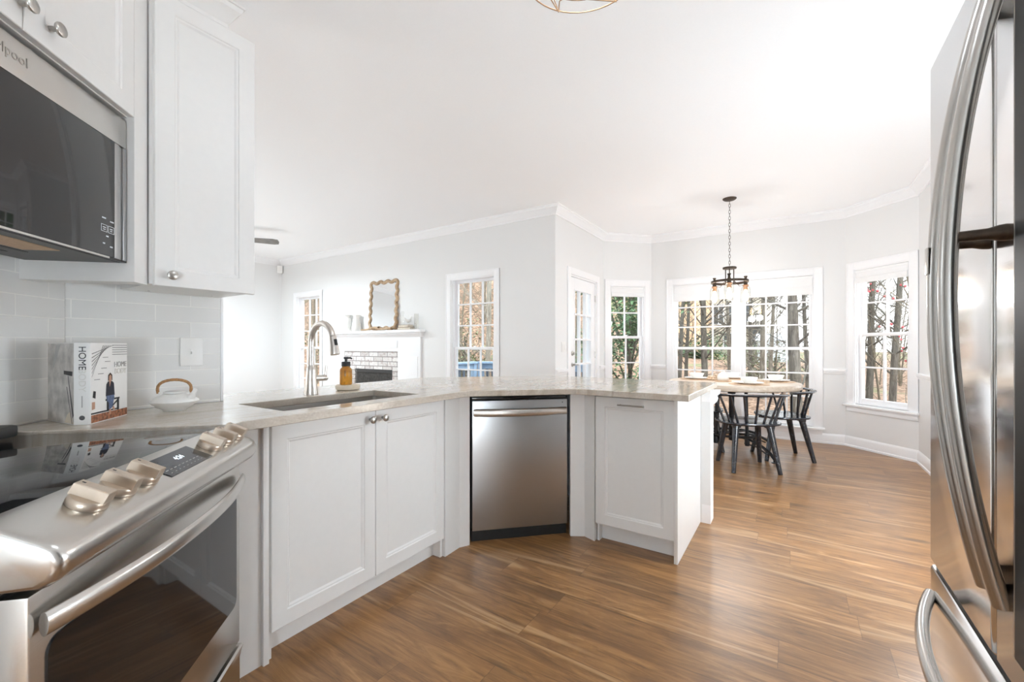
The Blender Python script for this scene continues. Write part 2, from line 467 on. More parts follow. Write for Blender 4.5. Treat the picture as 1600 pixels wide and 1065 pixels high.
def glass_mat(name, tint=(1, 1, 1), rough=0.0, fac_scale=1.0):
    m = NT(name); m.t.nodes.remove(m.b)
    tr = m.n('ShaderNodeBsdfTransparent'); tr.inputs[0].default_value = (*tint, 1)
    gl = m.n('ShaderNodeBsdfGlossy'); gl.inputs['Roughness'].default_value = rough
    lw = m.n('ShaderNodeLayerWeight'); lw.inputs[0].default_value = 0.5
    fz = m.math('ADD', m.math('MULTIPLY', m.math('POWER', lw.outputs['Facing'], 4.0), 0.55), 0.035)
    mx = m.n('ShaderNodeMixShader'); m.l(m.math('MULTIPLY', fz, fac_scale), mx.inputs[0])
    m.l(tr.outputs[0], mx.inputs[1]); m.l(gl.outputs[0], mx.inputs[2]); m.l(mx.outputs[0], m.out.inputs['Surface'])
    return m.mat
pane_glass = glass_mat('pane_glass', (0.98, 0.99, 0.985), 0.0, 0.7)
jar_glass = glass_mat('jar_glass', (0.97, 0.97, 0.96), 0.02, 1.0)
amber_glass = NT('amber_glass').set(Base_Color=(0.62, 0.27, 0.03), Roughness=0.06, Transmission_Weight=0.75, IOR=1.4).mat
def emit(name, c, s):
    m = NT(name); m.set(Base_Color=c, Emission_Color=c, Emission_Strength=s); return m.mat
bulb_glow = emit('bulb_glow', (1.0, 0.74, 0.45), 7.0)
lamp_glow = emit('lamp_glow', (1.0, 0.90, 0.78), 4.0)
display_lit = emit('display_lit', (0.55, 0.68, 0.8), 0.9)

# ------------------------------------------------------------ the setting
ZC = 2.78
OUT = [(-8.09, -2.5), (-8.09, 4.37), (-2.28, 4.37), (-2.28, 5.85), (-1.744, 6.38), (0.508, 6.38), (1.05, 5.83), (1.05, -2.5)]
def grow(poly, d):
    P = [Vector(p) for p in poly]; r = []
    for i, p in enumerate(P):
        a, b = P[i - 1], P[(i + 1) % len(P)]
        d1, d2 = (p - a).normalized(), (b - p).normalized()
        n1, n2 = Vector((-d1.y, d1.x)), Vector((-d2.y, d2.x))
        m = (n1 + n2).normalized(); m = m / m.dot(n1)
        r.append((p.x + m.x * d, p.y + m.y * d))
    return r
m = MB(); m.prism(grow(OUT, 0.14), -0.12, 0.0); struct(m.done('floor', floor_wood, smooth=False))
m = MB(); m.prism(grow(OUT, 0.14), ZC, ZC + 0.15); struct(m.done('ceiling', ceiling_paint, smooth=False))

def frame_of(p0, p1):
    d = Vector(p1) - Vector(p0)
    return (p0[0], p0[1], 0), math.degrees(math.atan2(d.y, d.x)), d.length
def wall(name, p0, p1, holes=(), e0=0.0, e1=0.0, t=0.14):
    loc, rz, L = frame_of(p0, p1)
    m = MB()
    us = sorted({-e0, L + e1, *[h[0] for h in holes], *[h[1] for h in holes]})
    zs = sorted({0.0, ZC, *[h[2] for h in holes], *[h[3] for h in holes]})
    def hole(u, z): return any(h[0] < u < h[1] and h[2] < z < h[3] for h in holes)
    for a, b in zip(us[:-1], us[1:]):
        for c, d in zip(zs[:-1], zs[1:]):
            if hole((a + b) / 2, (c + d) / 2): continue
            m.quad((a, 0, c), (b, 0, c), (b, 0, d), (a, 0, d)); m.quad((a, t, c), (a, t, d), (b, t, d), (b, t, c))
    for h in holes:
        a, b, c, d = h
        m.quad((a, 0, c), (a, t, c), (a, t, d), (a, 0, d)); m.quad((b, 0, c), (b, 0, d), (b, t, d), (b, t, c))
        m.quad((a, 0, d), (a, t, d), (b, t, d), (b, 0, d)); m.quad((a, 0, c), (b, 0, c), (b, t, c), (a, t, c))
    a, b = -e0, L + e1
    m.quad((a, 0, 0), (a, 0, ZC), (a, t, ZC), (a, t, 0)); m.quad((b, 0, 0), (b, t, 0), (b, t, ZC), (b, 0, ZC))
    bmesh.ops.remove_doubles(m.bm, verts=m.bm.verts[:], dist=1e-5)
    o = struct(m.done(name, wall_paint, smooth=False)); o.location = loc; o.rotation_euler = (0, 0, math.radians(rz))
    return o
WIN_LIV = [(0.51, 1.23, 0.25, 2.06), (4.23, 4.95, 0.25, 2.06)]
DOOR = (0.385, 1.215, 0.0, 2.05)
WIN_L = (0.105, 0.645, 0.50, 2.045)
WIN_M = (0.298, 1.956, 0.185, 2.045)
WIN_R = (0.11, 0.69, 0.50, 2.05)
wall('wall_living', OUT[1], OUT[2], WIN_LIV, 0.14, -0.14)
wall('wall_door', OUT[2], OUT[3], [DOOR], 0, 0.05)
wall('wall_bay_left', OUT[3], OUT[4], [WIN_L], 0.05, 0.05)
wall('wall_bay_centre', OUT[4], OUT[5], [WIN_M], 0.05, 0.05)
wall('wall_bay_right', OUT[5], OUT[6], [WIN_R], 0.05, 0.05)
wall('wall_right', OUT[6], OUT[7], (), 0.05, 0.14)
wall('wall_back', OUT[7], OUT[0], (), 0.14, 0.14)
wall('wall_left', OUT[0], OUT[1], (), 0.14, 0.14)
# partition between kitchen and living room, with the diagonal corner behind the range
m = MB(); m.prism([(-2.32, -2.49), (-2.2, -2.49), (-2.2, 0.914), (-2.32, 0.914)], 0.0, ZC); struct(m.done('wall_partition', wall_paint, smooth=False))
m = MB(); m.prism([(-2.2, 0.4026), (-2.2, 0.30), (-0.75, -1.16), (-0.75, -2.49), (-0.687, -2.49), (-0.687, -1.111)], 0.0, ZC); struct(m.done('wall_corner', wall_paint, smooth=False))

crown = [(0, ZC - 0.105), (0.012, ZC - 0.105), (0.016, ZC - 0.09), (0.030, ZC - 0.078), (0.050, ZC - 0.045), (0.066, ZC - 0.032), (0.070, ZC - 0.018), (0.078, ZC - 0.014), (0.078, ZC), (0, ZC)]
m = MB(); m.sweep(OUT, crown); struct(m.done('trim_1', trim_white, angle=25))
base_p = [(0, 0), (0.022, 0), (0.022, 0.018), (0.014, 0.026), (0.014, 0.095), (0.010, 0.112), (0.004, 0.122), (0, 0.122)]
m = MB(); m.sweep([OUT[0], OUT[1], OUT[2], (-2.28, 4.66)], base_p); struct(m.done('baseboard_living', trim_white, angle=25))
m = MB(); m.sweep([(-2.28, 5.67), OUT[3], OUT[4], OUT[5], OUT[6], OUT[7]], base_p); struct(m.done('baseboard_bay', trim_white, angle=25))
rail_p = [(0, 0.835), (0.010, 0.838), (0.012, 0.850), (0.020, 0.860), (0.026, 0.880), (0.026, 0.890), (0.012, 0.898), (0, 0.898)]
def along(i, u):
    a, b = Vector(OUT[i]), Vector(OUT[i + 1]); p = a + (b - a).normalized() * u; return (p.x, p.y)
for k, path in enumerate([[OUT[2], (-2.28, 4.66)], [(-2.28, 5.675), OUT[3], along(3, 0.018)], [along(3, 0.735), OUT[4], along(4, 0.212)], [along(4, 2.042), OUT[5], along(5, 0.026)], [along(5, 0.772), OUT[6], OUT[7]]]):
    m = MB(); m.sweep(path, rail_p); struct(m.done('trim_%d' % (k + 2), trim_white, angle=25))

# windows ---------------------------------------------------
CW = 0.083
def sash_mesh(u0, u1, z0, z1, y, cols, rows, st=0.042, mu=0.018, bot=None):
    m = MB(); b = bot or st; d = 0.034
    m.box(u0, u0 + st, y, y + d, z0, z1, 0.003); m.box(u1 - st, u1, y, y + d, z0, z1, 0.003)
    m.box(u0 + st, u1 - st, y, y + d, z0, z0 + b, 0.003); m.box(u0 + st, u1 - st, y, y + d, z1 - st * 0.8, z1, 0.003)
    g0, g1, h0, h1 = u0 + st, u1 - st, z0 + b, z1 - st * 0.8
    for i in range(1, cols):
        c = g0 + (g1 - g0) * i / cols; m.box(c - mu / 2, c + mu / 2, y + 0.004, y + d - 0.004, h0, h1)
    for i in range(1, rows):
        c = h0 + (h1 - h0) * i / rows; m.box(g0, g1, y + 0.0045, y + d - 0.0045, c - mu / 2, c + mu / 2)
    return m, (g0, g1, h0, h1)
def window(name, p0, p1, hole, zr, cols, rows, units=1, stool=True):
    loc, rz, L = frame_of(p0, p1)
    w = bpy.data.objects.new(name, None); col.objects.link(w); w.location = loc; w.rotation_euler = (0, 0, math.radians(rz)); struct(w)
    u0, u1, z0, z1 = hole
    m = MB()                                                   # casing boards with a back band
    for a, b in ((u0 - CW, u0), (u1, u1 + CW)):
        m.box(a, b, -0.010, -0.0005, z0, z1 + CW, 0.002)
    m.box(u0, u1, -0.010, -0.0005, z1, z1 + CW, 0.002)
    m.box(u0 - CW, u0 - CW + 0.014, -0.014, -0.0006, z0, z1 + CW, 0.002); m.box(u1 + CW - 0.014, u1 + CW, -0.014, -0.0006, z0, z1 + CW, 0.002)
    m.box(u0 - CW + 0.014, u1 + CW - 0.014, -0.014, -0.0006, z1 + CW - 0.014, z1 + CW, 0.002)
    if not stool: m.box(u0 - CW, u1 + CW, -0.016, -0.0005, z0 - CW, z0, 0.002)
    m.done('casing', trim_white, w)
    m = MB()
    jt = 0.012
    m.box(u0, u0 + jt, 0, 0.138, z0, z1); m.box(u1 - jt, u1, 0, 0.138, z0, z1); m.box(u0 + jt, u1 - jt, 0, 0.138, z1 - jt, z1); m.box(u0 + jt, u1 - jt, 0.02, 0.138, z0, z0 + jt)
    for a in (u0 + jt, u1 - jt - 0.012): m.box(a, a + 0.012, 0.018, 0.036, z0 + jt, z1 - jt); m.box(a, a + 0.012, 0.076, 0.082, z0 + jt, z1 - jt)
    m.done('jamb', trim_white, w)
    if stool:
        m = MB(); m.box(u0 - CW - 0.02, u1 + CW + 0.02, -0.05, 0.04, z0 - 0.024, z0, 0.006); m.done('stool', trim_white, w)
        m = MB(); m.box(u0 - CW + 0.005, u1 + CW - 0.005, -0.016, -0.0005, z0 - 0.085, z0 - 0.024, 0.003); m.done('apron', trim_white, w)
    mw = 0.09
    spans = [(u0 + jt, u1 - jt)] if units == 1 else [(u0 + jt, (u0 + u1) / 2 - mw / 2), ((u0 + u1) / 2 + mw / 2, u1 - jt)]
    if units == 2:
        c = (u0 + u1) / 2
        m = MB(); m.box(c - mw / 2, c + mw / 2, 0.0, 0.138, z0, z1); m.box(c - 0.03, c + 0.03, -0.012, 0.0, z0, z1, 0.002); m.done('mullion', trim_white, w)
    for a, b in spans:
        for (s0, s1, y, bt) in ((zr - 0.02, z1 - jt, 0.084, 0.038), (z0 + jt, zr + 0.018, 0.042, 0.06)):
            m, g = sash_mesh(a, b, s0, s1, y, cols, rows, bot=bt); s = m.done('sash', trim_white, w)
            m = MB(); m.box(g[0] - 0.004, g[1] + 0.004, y + 0.0155, y + 0.0185, g[2] - 0.004, g[3] + 0.004); m.done('pane', pane_glass, s, smooth=False)
            if y < 0.05:
                m = MB(); m.lathe([(0.016, 0), (0.016, 0.006), (0.008, 0.012)], ((a + b) / 2, y + 0.015, s1), 12); m.box((a + b) / 2 - 0.004, (a + b) / 2 + 0.03, y + 0.008, y + 0.02, s1 + 0.008, s1 + 0.015); m.done('sash_lock', trim_white, s)
    return w
window('window_1', OUT[1], OUT[2], WIN_LIV[0], 1.14, 3, 3)
window('window_2', OUT[1], OUT[2], WIN_LIV[1], 1.14, 3, 3)
window('window_3', OUT[3], OUT[4], WIN_L, 1.30, 2, 2)
window('window_4', OUT[4], OUT[5], WIN_M, 1.14, 3, 3, units=2)
window('window_5', OUT[5], OUT[6], WIN_R, 1.30, 2, 2)

def shade(p0, p1, hole, z_end, label, u0=None, u1=None):
    loc, rz, L = frame_of(p0, p1)
    s = thing('roman_shade', label, 'window shade', loc, rz)
    a, b = hole[0] + 0.014, hole[1] - 0.014
    zt = hole[3] - 0.016; h = zt - z_end
    m = MB(); m.box(a, b, 0.0, 0.03, zt - 0.028, zt, 0.002); m.done('head_rail', linen, s)
    m = MB()
    prof = [(0.004, zt - 0.028), (0.002, zt - h * 0.5), (-0.004, zt - h * 0.58), (-0.012, zt - h * 0.62), (-0.014, zt - h * 0.95), (-0.010, z_end), (0.006, z_end), (0.009, zt - h * 0.9), (0.010, zt - h * 0.55), (0.014, zt - 0.028)]
    m.extrude(prof, a + 0.004, b - 0.004); m.done('folded_fabric', linen, s, angle=50)
    m = MB(); m.cyl((b - 0.006, -0.006, zt), (b - 0.006, -0.006, z_end + 0.02), 0.0015, n=6); m.done('pull_cord', trim_white, s)
    return s
shade(OUT[3], OUT[4], WIN_L, 1.885, 'white folded shade at the top of the narrow window beside the door')
shade(OUT[4], OUT[5], WIN_M, 1.80, 'wide white folded shade across the double window behind the pendant')
shade(OUT[5], OUT[6], WIN_R, 1.885, 'white folded shade at the top of the bay window nearest the refrigerator')

# glazed door -----------------------------------------------
loc, rz, L = frame_of(OUT[2], OUT[3])
d = bpy.data.objects.new('door_1', None); col.objects.link(d); d.location = loc; d.rotation_euler = (0, 0, math.radians(rz)); struct(d)
u0, u1, z0, z1 = DOOR
m = MB()
for a, b in ((u0 - CW, u0), (u1, u1 + CW)): m.box(a, b, -0.018, -0.0005, 0, z1 + CW, 0.003)
m.box(u0, u1, -0.018, -0.0005, z1, z1 + CW, 0.003)
m.done('casing', trim_white, d)
m = MB(); m.box(u0, u0 + 0.02, 0, 0.138, 0, z1); m.box(u1 - 0.02, u1, 0, 0.138, 0, z1); m.box(u0 + 0.02, u1 - 0.02, 0, 0.138, z1 - 0.02, z1); m.box(u0 + 0.02, u1 - 0.02, 0.0, 0.138, 0, 0.012); m.done('jamb', trim_white, d)
a, b = u0 + 0.024, u1 - 0.024
g0, g1, h0, h1 = a + 0.125, b - 0.125, 0.31, 1.885
m = MB(); y0, y1 = 0.012, 0.052
m.box(a, g0, y0, y1, 0.014, z1 - 0.024, 0.002); m.box(g1, b, y0, y1, 0.014, z1 - 0.024, 0.002); m.box(g0, g1, y0, y1, 0.014, h0); m.box(g0, g1, y0, y1, h1, z1 - 0.024)
for q in (g0, g1 - 0.016): m.box(q, q + 0.016, y0 - 0.005, y1, h0, h1, 0.002)
for q in (h0, h1 - 0.016): m.box(g0, g1, y0 - 0.0051, y1, q, q + 0.016, 0.002)
for i in (1, 2): c = g0 + (g1 - g0) * i / 3; m.box(c - 0.011, c + 0.011, y0 - 0.001, y1, h0, h1)
for i in range(1, 5): c = h0 + (h1 - h0) * i / 5; m.box(g0, g1, y0 - 0.0015, y1, c - 0.011, c + 0.011)
lf = m.done('door_leaf', trim_white, d)
m = MB(); m.box(g0, g1, 0.030, 0.033, h0, h1); m.done('pane', pane_glass, lf, smooth=False)
Mx = Matrix.Rotation(PI / 2, 4, 'X')
m = MB(); m.lathe([(0.026, 0), (0.026, 0.008), (0.012, 0.012), (0.012, 0.04)], (a + 0.062, y0, 0.94), 16, Mx); m.tube([(a + 0.062, y0 - 0.038, 0.94), (a + 0.12, y0 - 0.04, 0.938), (a + 0.16, y0 - 0.036, 0.936)], [0.009, 0.008, 0.007], 8); m.done('lever_handle', nickel, lf)
m = MB(); m.lathe([(0.03, 0), (0.03, 0.01), (0.016, 0.014), (0.016, 0.02)], (a + 0.062, y0, 1.08), 16, Mx); m.box(a + 0.057, a + 0.067, y0 - 0.034, y0 - 0.018, 1.062, 1.098, 0.002); m.done('deadbolt', nickel, lf)
for z in (0.25, 1.05, 1.82):
    m = MB(); m.cyl((b + 0.004, y0 - 0.004, z - 0.045), (b + 0.004, y0 - 0.004, z + 0.045), 0.006, n=10); m.done('hinge', nickel, d)

# ------------------------------------------------------------ kitchen: fixed cabinets and worktop
RX90 = Matrix.Rotation(PI / 2, 4, 'X')
def knob(parent, x, z, y=0.0, r=0.0165, name='knob', material=None):
    m = MB(); m.lathe([(0.006, -0.001), (0.0065, 0.008), (0.006, 0.014), (0.008, 0.017), (r * 0.9, 0.020), (r, 0.023), (r, 0.027), (r * 0.92, 0.0285)], (x, y, z), 24, RX90)
    return m.done(name, material or nickel, parent, angle=50)

# tiled splash behind the counter (fixed to the walls)
def slab(name, loc, rz, x0, x1, z0, z1, mat, t=0.009):
    m = MB(); m.box(x0, x1, -t, 0, z0, z1); o = m.done(name, mat, smooth=False)
    o.location = loc; o.rotation_euler = (0, 0, math.radians(rz)); return struct(o)
slab('trim_7', (-2.1995, 0.665, 0.926), 90, -0.268, 0.238, -0.011, 0.55, tile)
m = MB(); m.box(0, 0.012, -0.0125, 0, 0, 0.55, 0.002); o = struct(m.done('trim_8', trim_white)); o.location = (-2.1995, 0.9035, 0.915); o.rotation_euler = (0, 0, PI / 2)
nx, ny = math.sqrt(.5), math.sqrt(.5)
def rp(c, d): return (nx * d - nx * c, ny * d + ny * c)        # c along the diagonal wall, d out of it
slab('trim_9', (*rp(1.147, -1.2705), 0.92), 135, -1.0, 0.683, -0.005, 0.56, tile)

# sink base -------------------------------------------------
sc = thing('sink_cabinet', 'white two-door base cabinet under the sink with round knobs', 'cabinet', (-1.61, 1.30, 0), 90)
m = MB(); th = 0.018
m.box(-0.475, -0.475 + th, 0.021, 0.585, 0.0, 0.879); m.box(0.457, 0.475, 0.021, 0.585, 0.0, 0.879)
m.box(-0.457, 0.457, 0.021, 0.585, 0.10, 0.118); m.box(-0.457, 0.457, 0.573, 0.585, 0.118, 0.879); m.box(-0.457, 0.457, 0.021, 0.04, 0.872, 0.879)
m.done('carcass', cabinet_white, sc, smooth=False)
m = MB(); m.box(-0.457, 0.457, 0.074, 0.090, 0.0, 0.10); m.done('toe_kick', cabinet_white, sc)
m = MB(); m.box(-0.4965, -0.4755, 0.0, 0.585, 0.0, 0.879, 0.0015); m.done('end_post', cabinet_white, sc)
for x0, x1, kx in ((-0.467, 0.0035, -0.028), (0.0065, 0.467, 0.043)):
    m = MB(); m.panel_door(x0, x1, 0.106, 0.872, 0.0, 0.020); dr = m.done('door', cabinet_white, sc, angle=20)
    knob(dr, kx, 0.833, 0.0)
m = MB(); m.prism([(-1.624, 0.62), (-1.624, 0.802), (-1.645, 0.802), (-1.645, 0.62)], 0.0, 0.879)
tag(m.done('filler_panel', cabinet_white, smooth=False), 'narrow white filler panel between the range and the sink cabinet', 'panel')
m = MB(); m.prism([(-1.612, 1.778), (-1.618, 1.905), (-1.588, 1.962), (-1.605, 1.985), (-1.645, 1.93), (-1.64, 1.778)], 0.0, 0.879)
tag(m.done('filler_panel', cabinet_white, smooth=False), 'white angled filler panel left of the dishwasher', 'panel')
m = MB(); m.prism([(-1.146, 2.396), (-1.072, 2.441), (-0.995, 2.412), (-0.995, 2.45), (-1.072, 2.475), (-1.165, 2.42)], 0.0, 0.879)
tag(m.done('filler_panel', cabinet_white, smooth=False), 'white angled filler panel right of the dishwasher', 'panel')

# dishwasher ------------------------------------------------
dw = thing('dishwasher', 'stainless steel dishwasher with a bowed bar handle under the angled counter', 'dishwasher', (-1.378, 2.193, 0), 45)
m = MB(); m.box(-0.296, 0.296, 0.05, 0.50, 0.005, 0.865); m.done('tub', black_matte, dw)
m = MB(); m.box(-0.295, 0.295, 0.0, 0.045, 0.072, 0.842, 0.004); m.done('door', steel_dark, dw)
m = MB(); m.box(-0.297, 0.297, 0.03, 0.049, 0.0, 0.068); m.done('kick_plate', black_matte, dw)
m = MB(); m.box(-0.295, 0.295, 0.012, 0.049, 0.845, 0.862, 0.002); m.done('control_strip', black_gloss, dw)
m = MB(); pts = [(-0.283 + 0.566 * i / 20, -0.010 - 0.038 * (1 - (2 * i / 20 - 1) ** 2), 0.772) for i in range(21)]
m.tube(pts, 0.009, 12, ry=0.022, up=(0, 0, 1))
m.box(-0.290, -0.262, -0.014, 0.001, 0.754, 0.790, 0.003); m.box(0.262, 0.290, -0.014, 0.001, 0.754, 0.790, 0.003)
m.done('handle', nickel_light, dw, angle=60)
m = MB(); m.lathe([(0.003, 0), (0.003, 0.001)], (0.262, 0.0, 0.822), 10, RX90); m.done('indicator', black_gloss, dw)

# pull-out cabinet, end panel, half wall ----------------------
tc = thing('pullout_cabinet', 'white pull-out base cabinet with a slim bar handle at the peninsula end', 'cabinet', (-0.763, 2.41, 0), 0)
m = MB(); m.box(-0.225, 0.225, 0.021, 0.63, 0.10, 0.879); m.box(-0.225, -0.212, 0.03, 0.63, 0.0, 0.10); m.done('carcass', cabinet_white, tc, smooth=False)
m = MB(); m.box(-0.211, 0.224, 0.074, 0.088, 0.0, 0.0995); m.done('toe_kick', cabinet_white, tc)
m = MB(); m.panel_door(-0.226, 0.226, 0.113, 0.868, 0.0, 0.020); dr = m.done('door', cabinet_white, tc, angle=20)
m = MB(); m.tube([(-0.083, -0.026, 0.829), (0.071, -0.026, 0.829)], 0.0048, 10)
for x in (-0.072, 0.06): m.tube([(x, 0.0, 0.829), (x, -0.026, 0.829)], 0.004, 10)
m.done('bar_handle', nickel, dr)
m = MB(); m.box(-0.536, -0.516, 2.392, 3.058, 0.0, 0.879, 0.001)
tag(m.done('end_panel', cabinet_white), 'plain white end panel closing the peninsula beside the walkway', 'panel')
hw = [(-0.455, 3.06), (-0.455, 3.18), (-1.69, 3.18), (-2.40, 2.47), (-2.40, 0.92), (-2.28, 0.92), (-2.28, 2.42), (-1.64, 3.06)]
m = MB(); m.prism(hw, 0.0, 0.879); struct(m.done('wall_peninsula', wall_paint, smooth=False))
m = MB(); m.sweep([(-0.508, 3.0598), (-0.4548, 3.0598), (-0.4548, 3.1802), (-1.69, 3.1802), (-2.4002, 2.47), (-2.4002, 0.92)][::-1], [(o_ * 1.7, z_) for o_, z_ in base_p]); struct(m.done('baseboard_peninsula', trim_white, angle=25))
m = MB(); m.sweep([(-0.508, 3.0597), (-0.4547, 3.0597), (-0.4547, 3.1803), (-0.8, 3.1803)][::-1], [(0, 0.80), (0.006, 0.80), (0.010, 0.815), (0.010, 0.84), (0.018, 0.855), (0.018, 0.878), (0, 0.878)]); struct(m.done('trim_10', trim_white, angle=25))
cb = thing('wall_bracket', 'small white scrolled bracket under the counter corner at the peninsula end', 'bracket', (-0.455, 3.12, 0.80), 90)
m = MB(); m.extrude([(-0.001, -0.02), (-0.012, -0.02), (-0.03, 0.0), (-0.036, 0.02), (-0.03, 0.035), (-0.045, 0.05), (-0.05, 0.078), (-0.001, 0.078)], -0.02, 0.02); m.done('scroll', trim_white, cb)

# worktop with the sink cut out ------------------------------
CT = [(-1.508, 0.660), (-1.541, 0.700), (-1.541, 1.880), (-1.078, 2.330), (-0.448, 2.330), (-0.444, 3.275), (-1.735, 3.275), (-2.50, 2.51), (-2.50, 0.917), (-2.188, 0.917), (-2.188, 0.405), (-1.972, 0.190)]
SK = (-2.02, -1.655, 0.905, 1.625)
def plate_with_hole(poly, hole, z0, z1):
    m = MB(); bm = m.bm
    def loop(ps, z):
        vs = [bm.verts.new((x, y, z)) for x, y in ps]
        return vs, [bm.edges.new((vs[i], vs[(i + 1) % len(vs)])) for i in range(len(vs))]
    for z in (z0, z1):
        a, ea = loop(poly, z); b, eb = loop(hole, z)
        bmesh.ops.triangle_fill(bm, use_beauty=True, use_dissolve=False, edges=ea + eb)
        if z == z0: a0, b0 = a, b
    for p, q in ((a0, a), (b0, b)):
        n = len(p)
        for i in range(n): m.face([p[i], p[(i + 1) % n], q[(i + 1) % n], q[i]])
    return m
hole = [(SK[0], SK[2]), (SK[1], SK[2]), (SK[1], SK[3]), (SK[0], SK[3])]
m = plate_with_hole(CT, hole, 0.8805, 0.914)
ct = tag(m.done('countertop', quartzite, smooth=False), 'pale veined stone countertop wrapping the sink and the peninsula', 'countertop')
bv = ct.modifiers.new('edge', 'BEVEL'); bv.width = 0.003; bv.segments = 2; bv.limit_method = 'ANGLE'; bv.angle_limit = math.radians(50)

sk = thing('kitchen_sink', 'undermount stainless steel sink basin set in the stone counter', 'sink', ((SK[0] + SK[1]) / 2, (SK[2] + SK[3]) / 2, 0.68), 0)
hx, hy = (SK[1] - SK[0]) / 2 + 0.004, (SK[3] - SK[2]) / 2 + 0.004
m = MB(); g = 0.02; zt = 0.1995
def rr(a, b, z, r=0.02, n=5):
    pts = []
    for cx, cy, s in ((a - r, b - r, 0), (-a + r, b - r, 90), (-a + r, -b + r, 180), (a - r, -b + r, 270)):
        for i in range(n + 1):
            t = math.radians(s + 90 * i / n); pts.append((cx + r * math.cos(t), cy + r * math.sin(t), z))
    return pts
m.rings([rr(hx + g, hy + g, zt), rr(hx, hy, zt), rr(hx - 0.002, hy - 0.002, 0.02), rr(hx - 0.02, hy - 0.02, 0.006), rr(0.05, 0.05, 0.0)], cap0=False)
o = m.done('basin', steel_sink, sk, angle=50)
sm = o.modifiers.new('thickness', 'SOLIDIFY'); sm.thickness = 0.002; sm.offset = -1
m = MB(); m.lathe([(0.045, 0), (0.045, 0.004), (0.035, 0.005), (0.03, 0.002), (0.0, 0.002)], (0, 0.1, 0.0015), 24); m.done('drain', nickel, sk)

# faucet -----------------------------------------------------
fc = thing('faucet', 'brushed nickel gooseneck pull-down faucet standing behind the sink', 'faucet', (-2.108, 1.293, 0.9145), 0)
m = MB(); m.lathe([(0.0, 0), (0.034, 0), (0.0345, 0.004), (0.031, 0.03), (0.0235, 0.125), (0.0215, 0.143), (0.020, 0.145), (0.019, 0.153), (0.0165, 0.155)], n=28); m.done('body', nickel_light, fc)
pts = [(0, 0, 0.152), (0, 0, 0.20), (0, 0, 0.245)] + [(0.095 + 0.095 * math.cos(math.radians(a)), 0, 0.27 + 0.098 * math.sin(math.radians(a))) for a in range(178, 10, -8)]
m = MB(); m.tube(pts, 0.0155, 16); m.done('gooseneck', nickel_light, fc, angle=60)
m = MB(); e = Vector(pts[-1]); dn = Vector((0.24, 0, -0.97)).normalized()
m.tube([e + dn * 0.0005, e + dn * 0.004, e + dn * 0.0045, e + dn * 0.05, e + dn * 0.088, e + dn * 0.093], [0.0155, 0.0157, 0.0175, 0.021, 0.0235, 0.0225], 20); sh = m.done('spray_head', nickel_light, fc, angle=40)
m = MB(); pc = e + dn * 0.034; m.box(-0.004, 0.004, -0.008, 0.008, -0.016, 0.016, 0.003, Matrix.Translation(pc + Vector((0.019, 0.0, 0.0045))) @ Matrix.Rotation(math.radians(-14), 4, 'Y')); m.done('spray_button', black_matte, sh)
m = MB(); m.tube([(0, 0.022, 0.083), (0, 0.060, 0.083)], 0.0165, 18); m.tube([(0, 0.0615, 0.083), (0, 0.085, 0.083), (0, 0.088, 0.085)], [0.0165, 0.0165, 0.014], 18)
m.tube([(0, 0.078, 0.09), (0, 0.083, 0.115), (0, 0.086, 0.135), (0, 0.087, 0.15)], [0.009, 0.0085, 0.008, 0.006], 12, ry=[0.007, 0.006, 0.005, 0.004]); m.done('lever', nickel_light, fc, angle=45)

# soap set -----------------------------------------------------
sd = MB(); sd.lathe([(0.0, 0), (0.058, 0), (0.066, 0.004), (0.069, 0.026), (0.066, 0.029), (0.0, 0.029)], n=36)
o = tag(sd.done('soap_dish', cream_stone), 'round cream stone tray under the amber soap bottle', 'tray'); o.location = (-2.165, 1.555, 0.9145)
sb = thing('soap_dispenser', 'amber glass soap bottle with a black pump on the cream tray', 'soap dispenser', (-2.168, 1.545, 0.944))
m = MB(); m.lathe([(0.0, 0), (0.031, 0), (0.0345, 0.005), (0.0345, 0.082), (0.031, 0.093), (0.022, 0.101), (0.022, 0.106), (0, 0.106)], n=28); m.done('bottle', amber_glass, sb, angle=50)
m = MB(); m.lathe([(0.0, 0.1065), (0.025, 0.1065), (0.025, 0.130), (0.022, 0.133), (0.007, 0.134), (0.007, 0.148), (0.013, 0.149), (0.013, 0.160), (0, 0.161)], n=24)
m.tube([(0, 0, 0.154), (0.025, 0.012, 0.155), (0.034, 0.016, 0.150)], [0.006, 0.005, 0.004], 8); m.done('pump', black_matte, sb, angle=45)
gl = MB(); gl.lathe([(0.0, 0), (0.026, 0), (0.029, 0.004), (0.029, 0.078), (0.022, 0.088), (0.022, 0.092)], n=24)
o = tag(gl.done('glass_bottle', jar_glass, angle=50), 'clear glass bottle half hidden behind the amber soap bottle', 'bottle'); o.location = (-2.192, 1.600, 0.944)

# teapot -------------------------------------------------------
tp = thing('teapot', 'low white ceramic teapot with a woven rattan handle on the counter', 'teapot', (-2.035, 0.678, 0.9145), 33); tp.scale = (0.86, 0.86, 0.90)
m = MB(); m.lathe([(0.0, 0.0), (0.042, 0.0), (0.044, 0.004), (0.070, 0.020), (0.088, 0.034), (0.0925, 0.040), (0.090, 0.045), (0.070, 0.059), (0.046, 0.071), (0.042, 0.073), (0.0, 0.073)], n=44); m.done('pot', ceramic_white, tp, angle=40)
m = MB(); m.lathe([(0.0, 0.0735), (0.037, 0.0735), (0.041, 0.076), (0.041, 0.081), (0.030, 0.085), (0.0, 0.086)], n=36); m.done('lid', ceramic_white, tp, angle=40)
m = MB(); m.tube([(0.066, 0.0, 0.048), (0.082, 0.0, 0.062), (0.089, 0.0, 0.078), (0.098, 0.0, 0.092)], [0.020, 0.013, 0.009, 0.0075], 12); m.done('spout', ceramic_white, tp, angle=60)
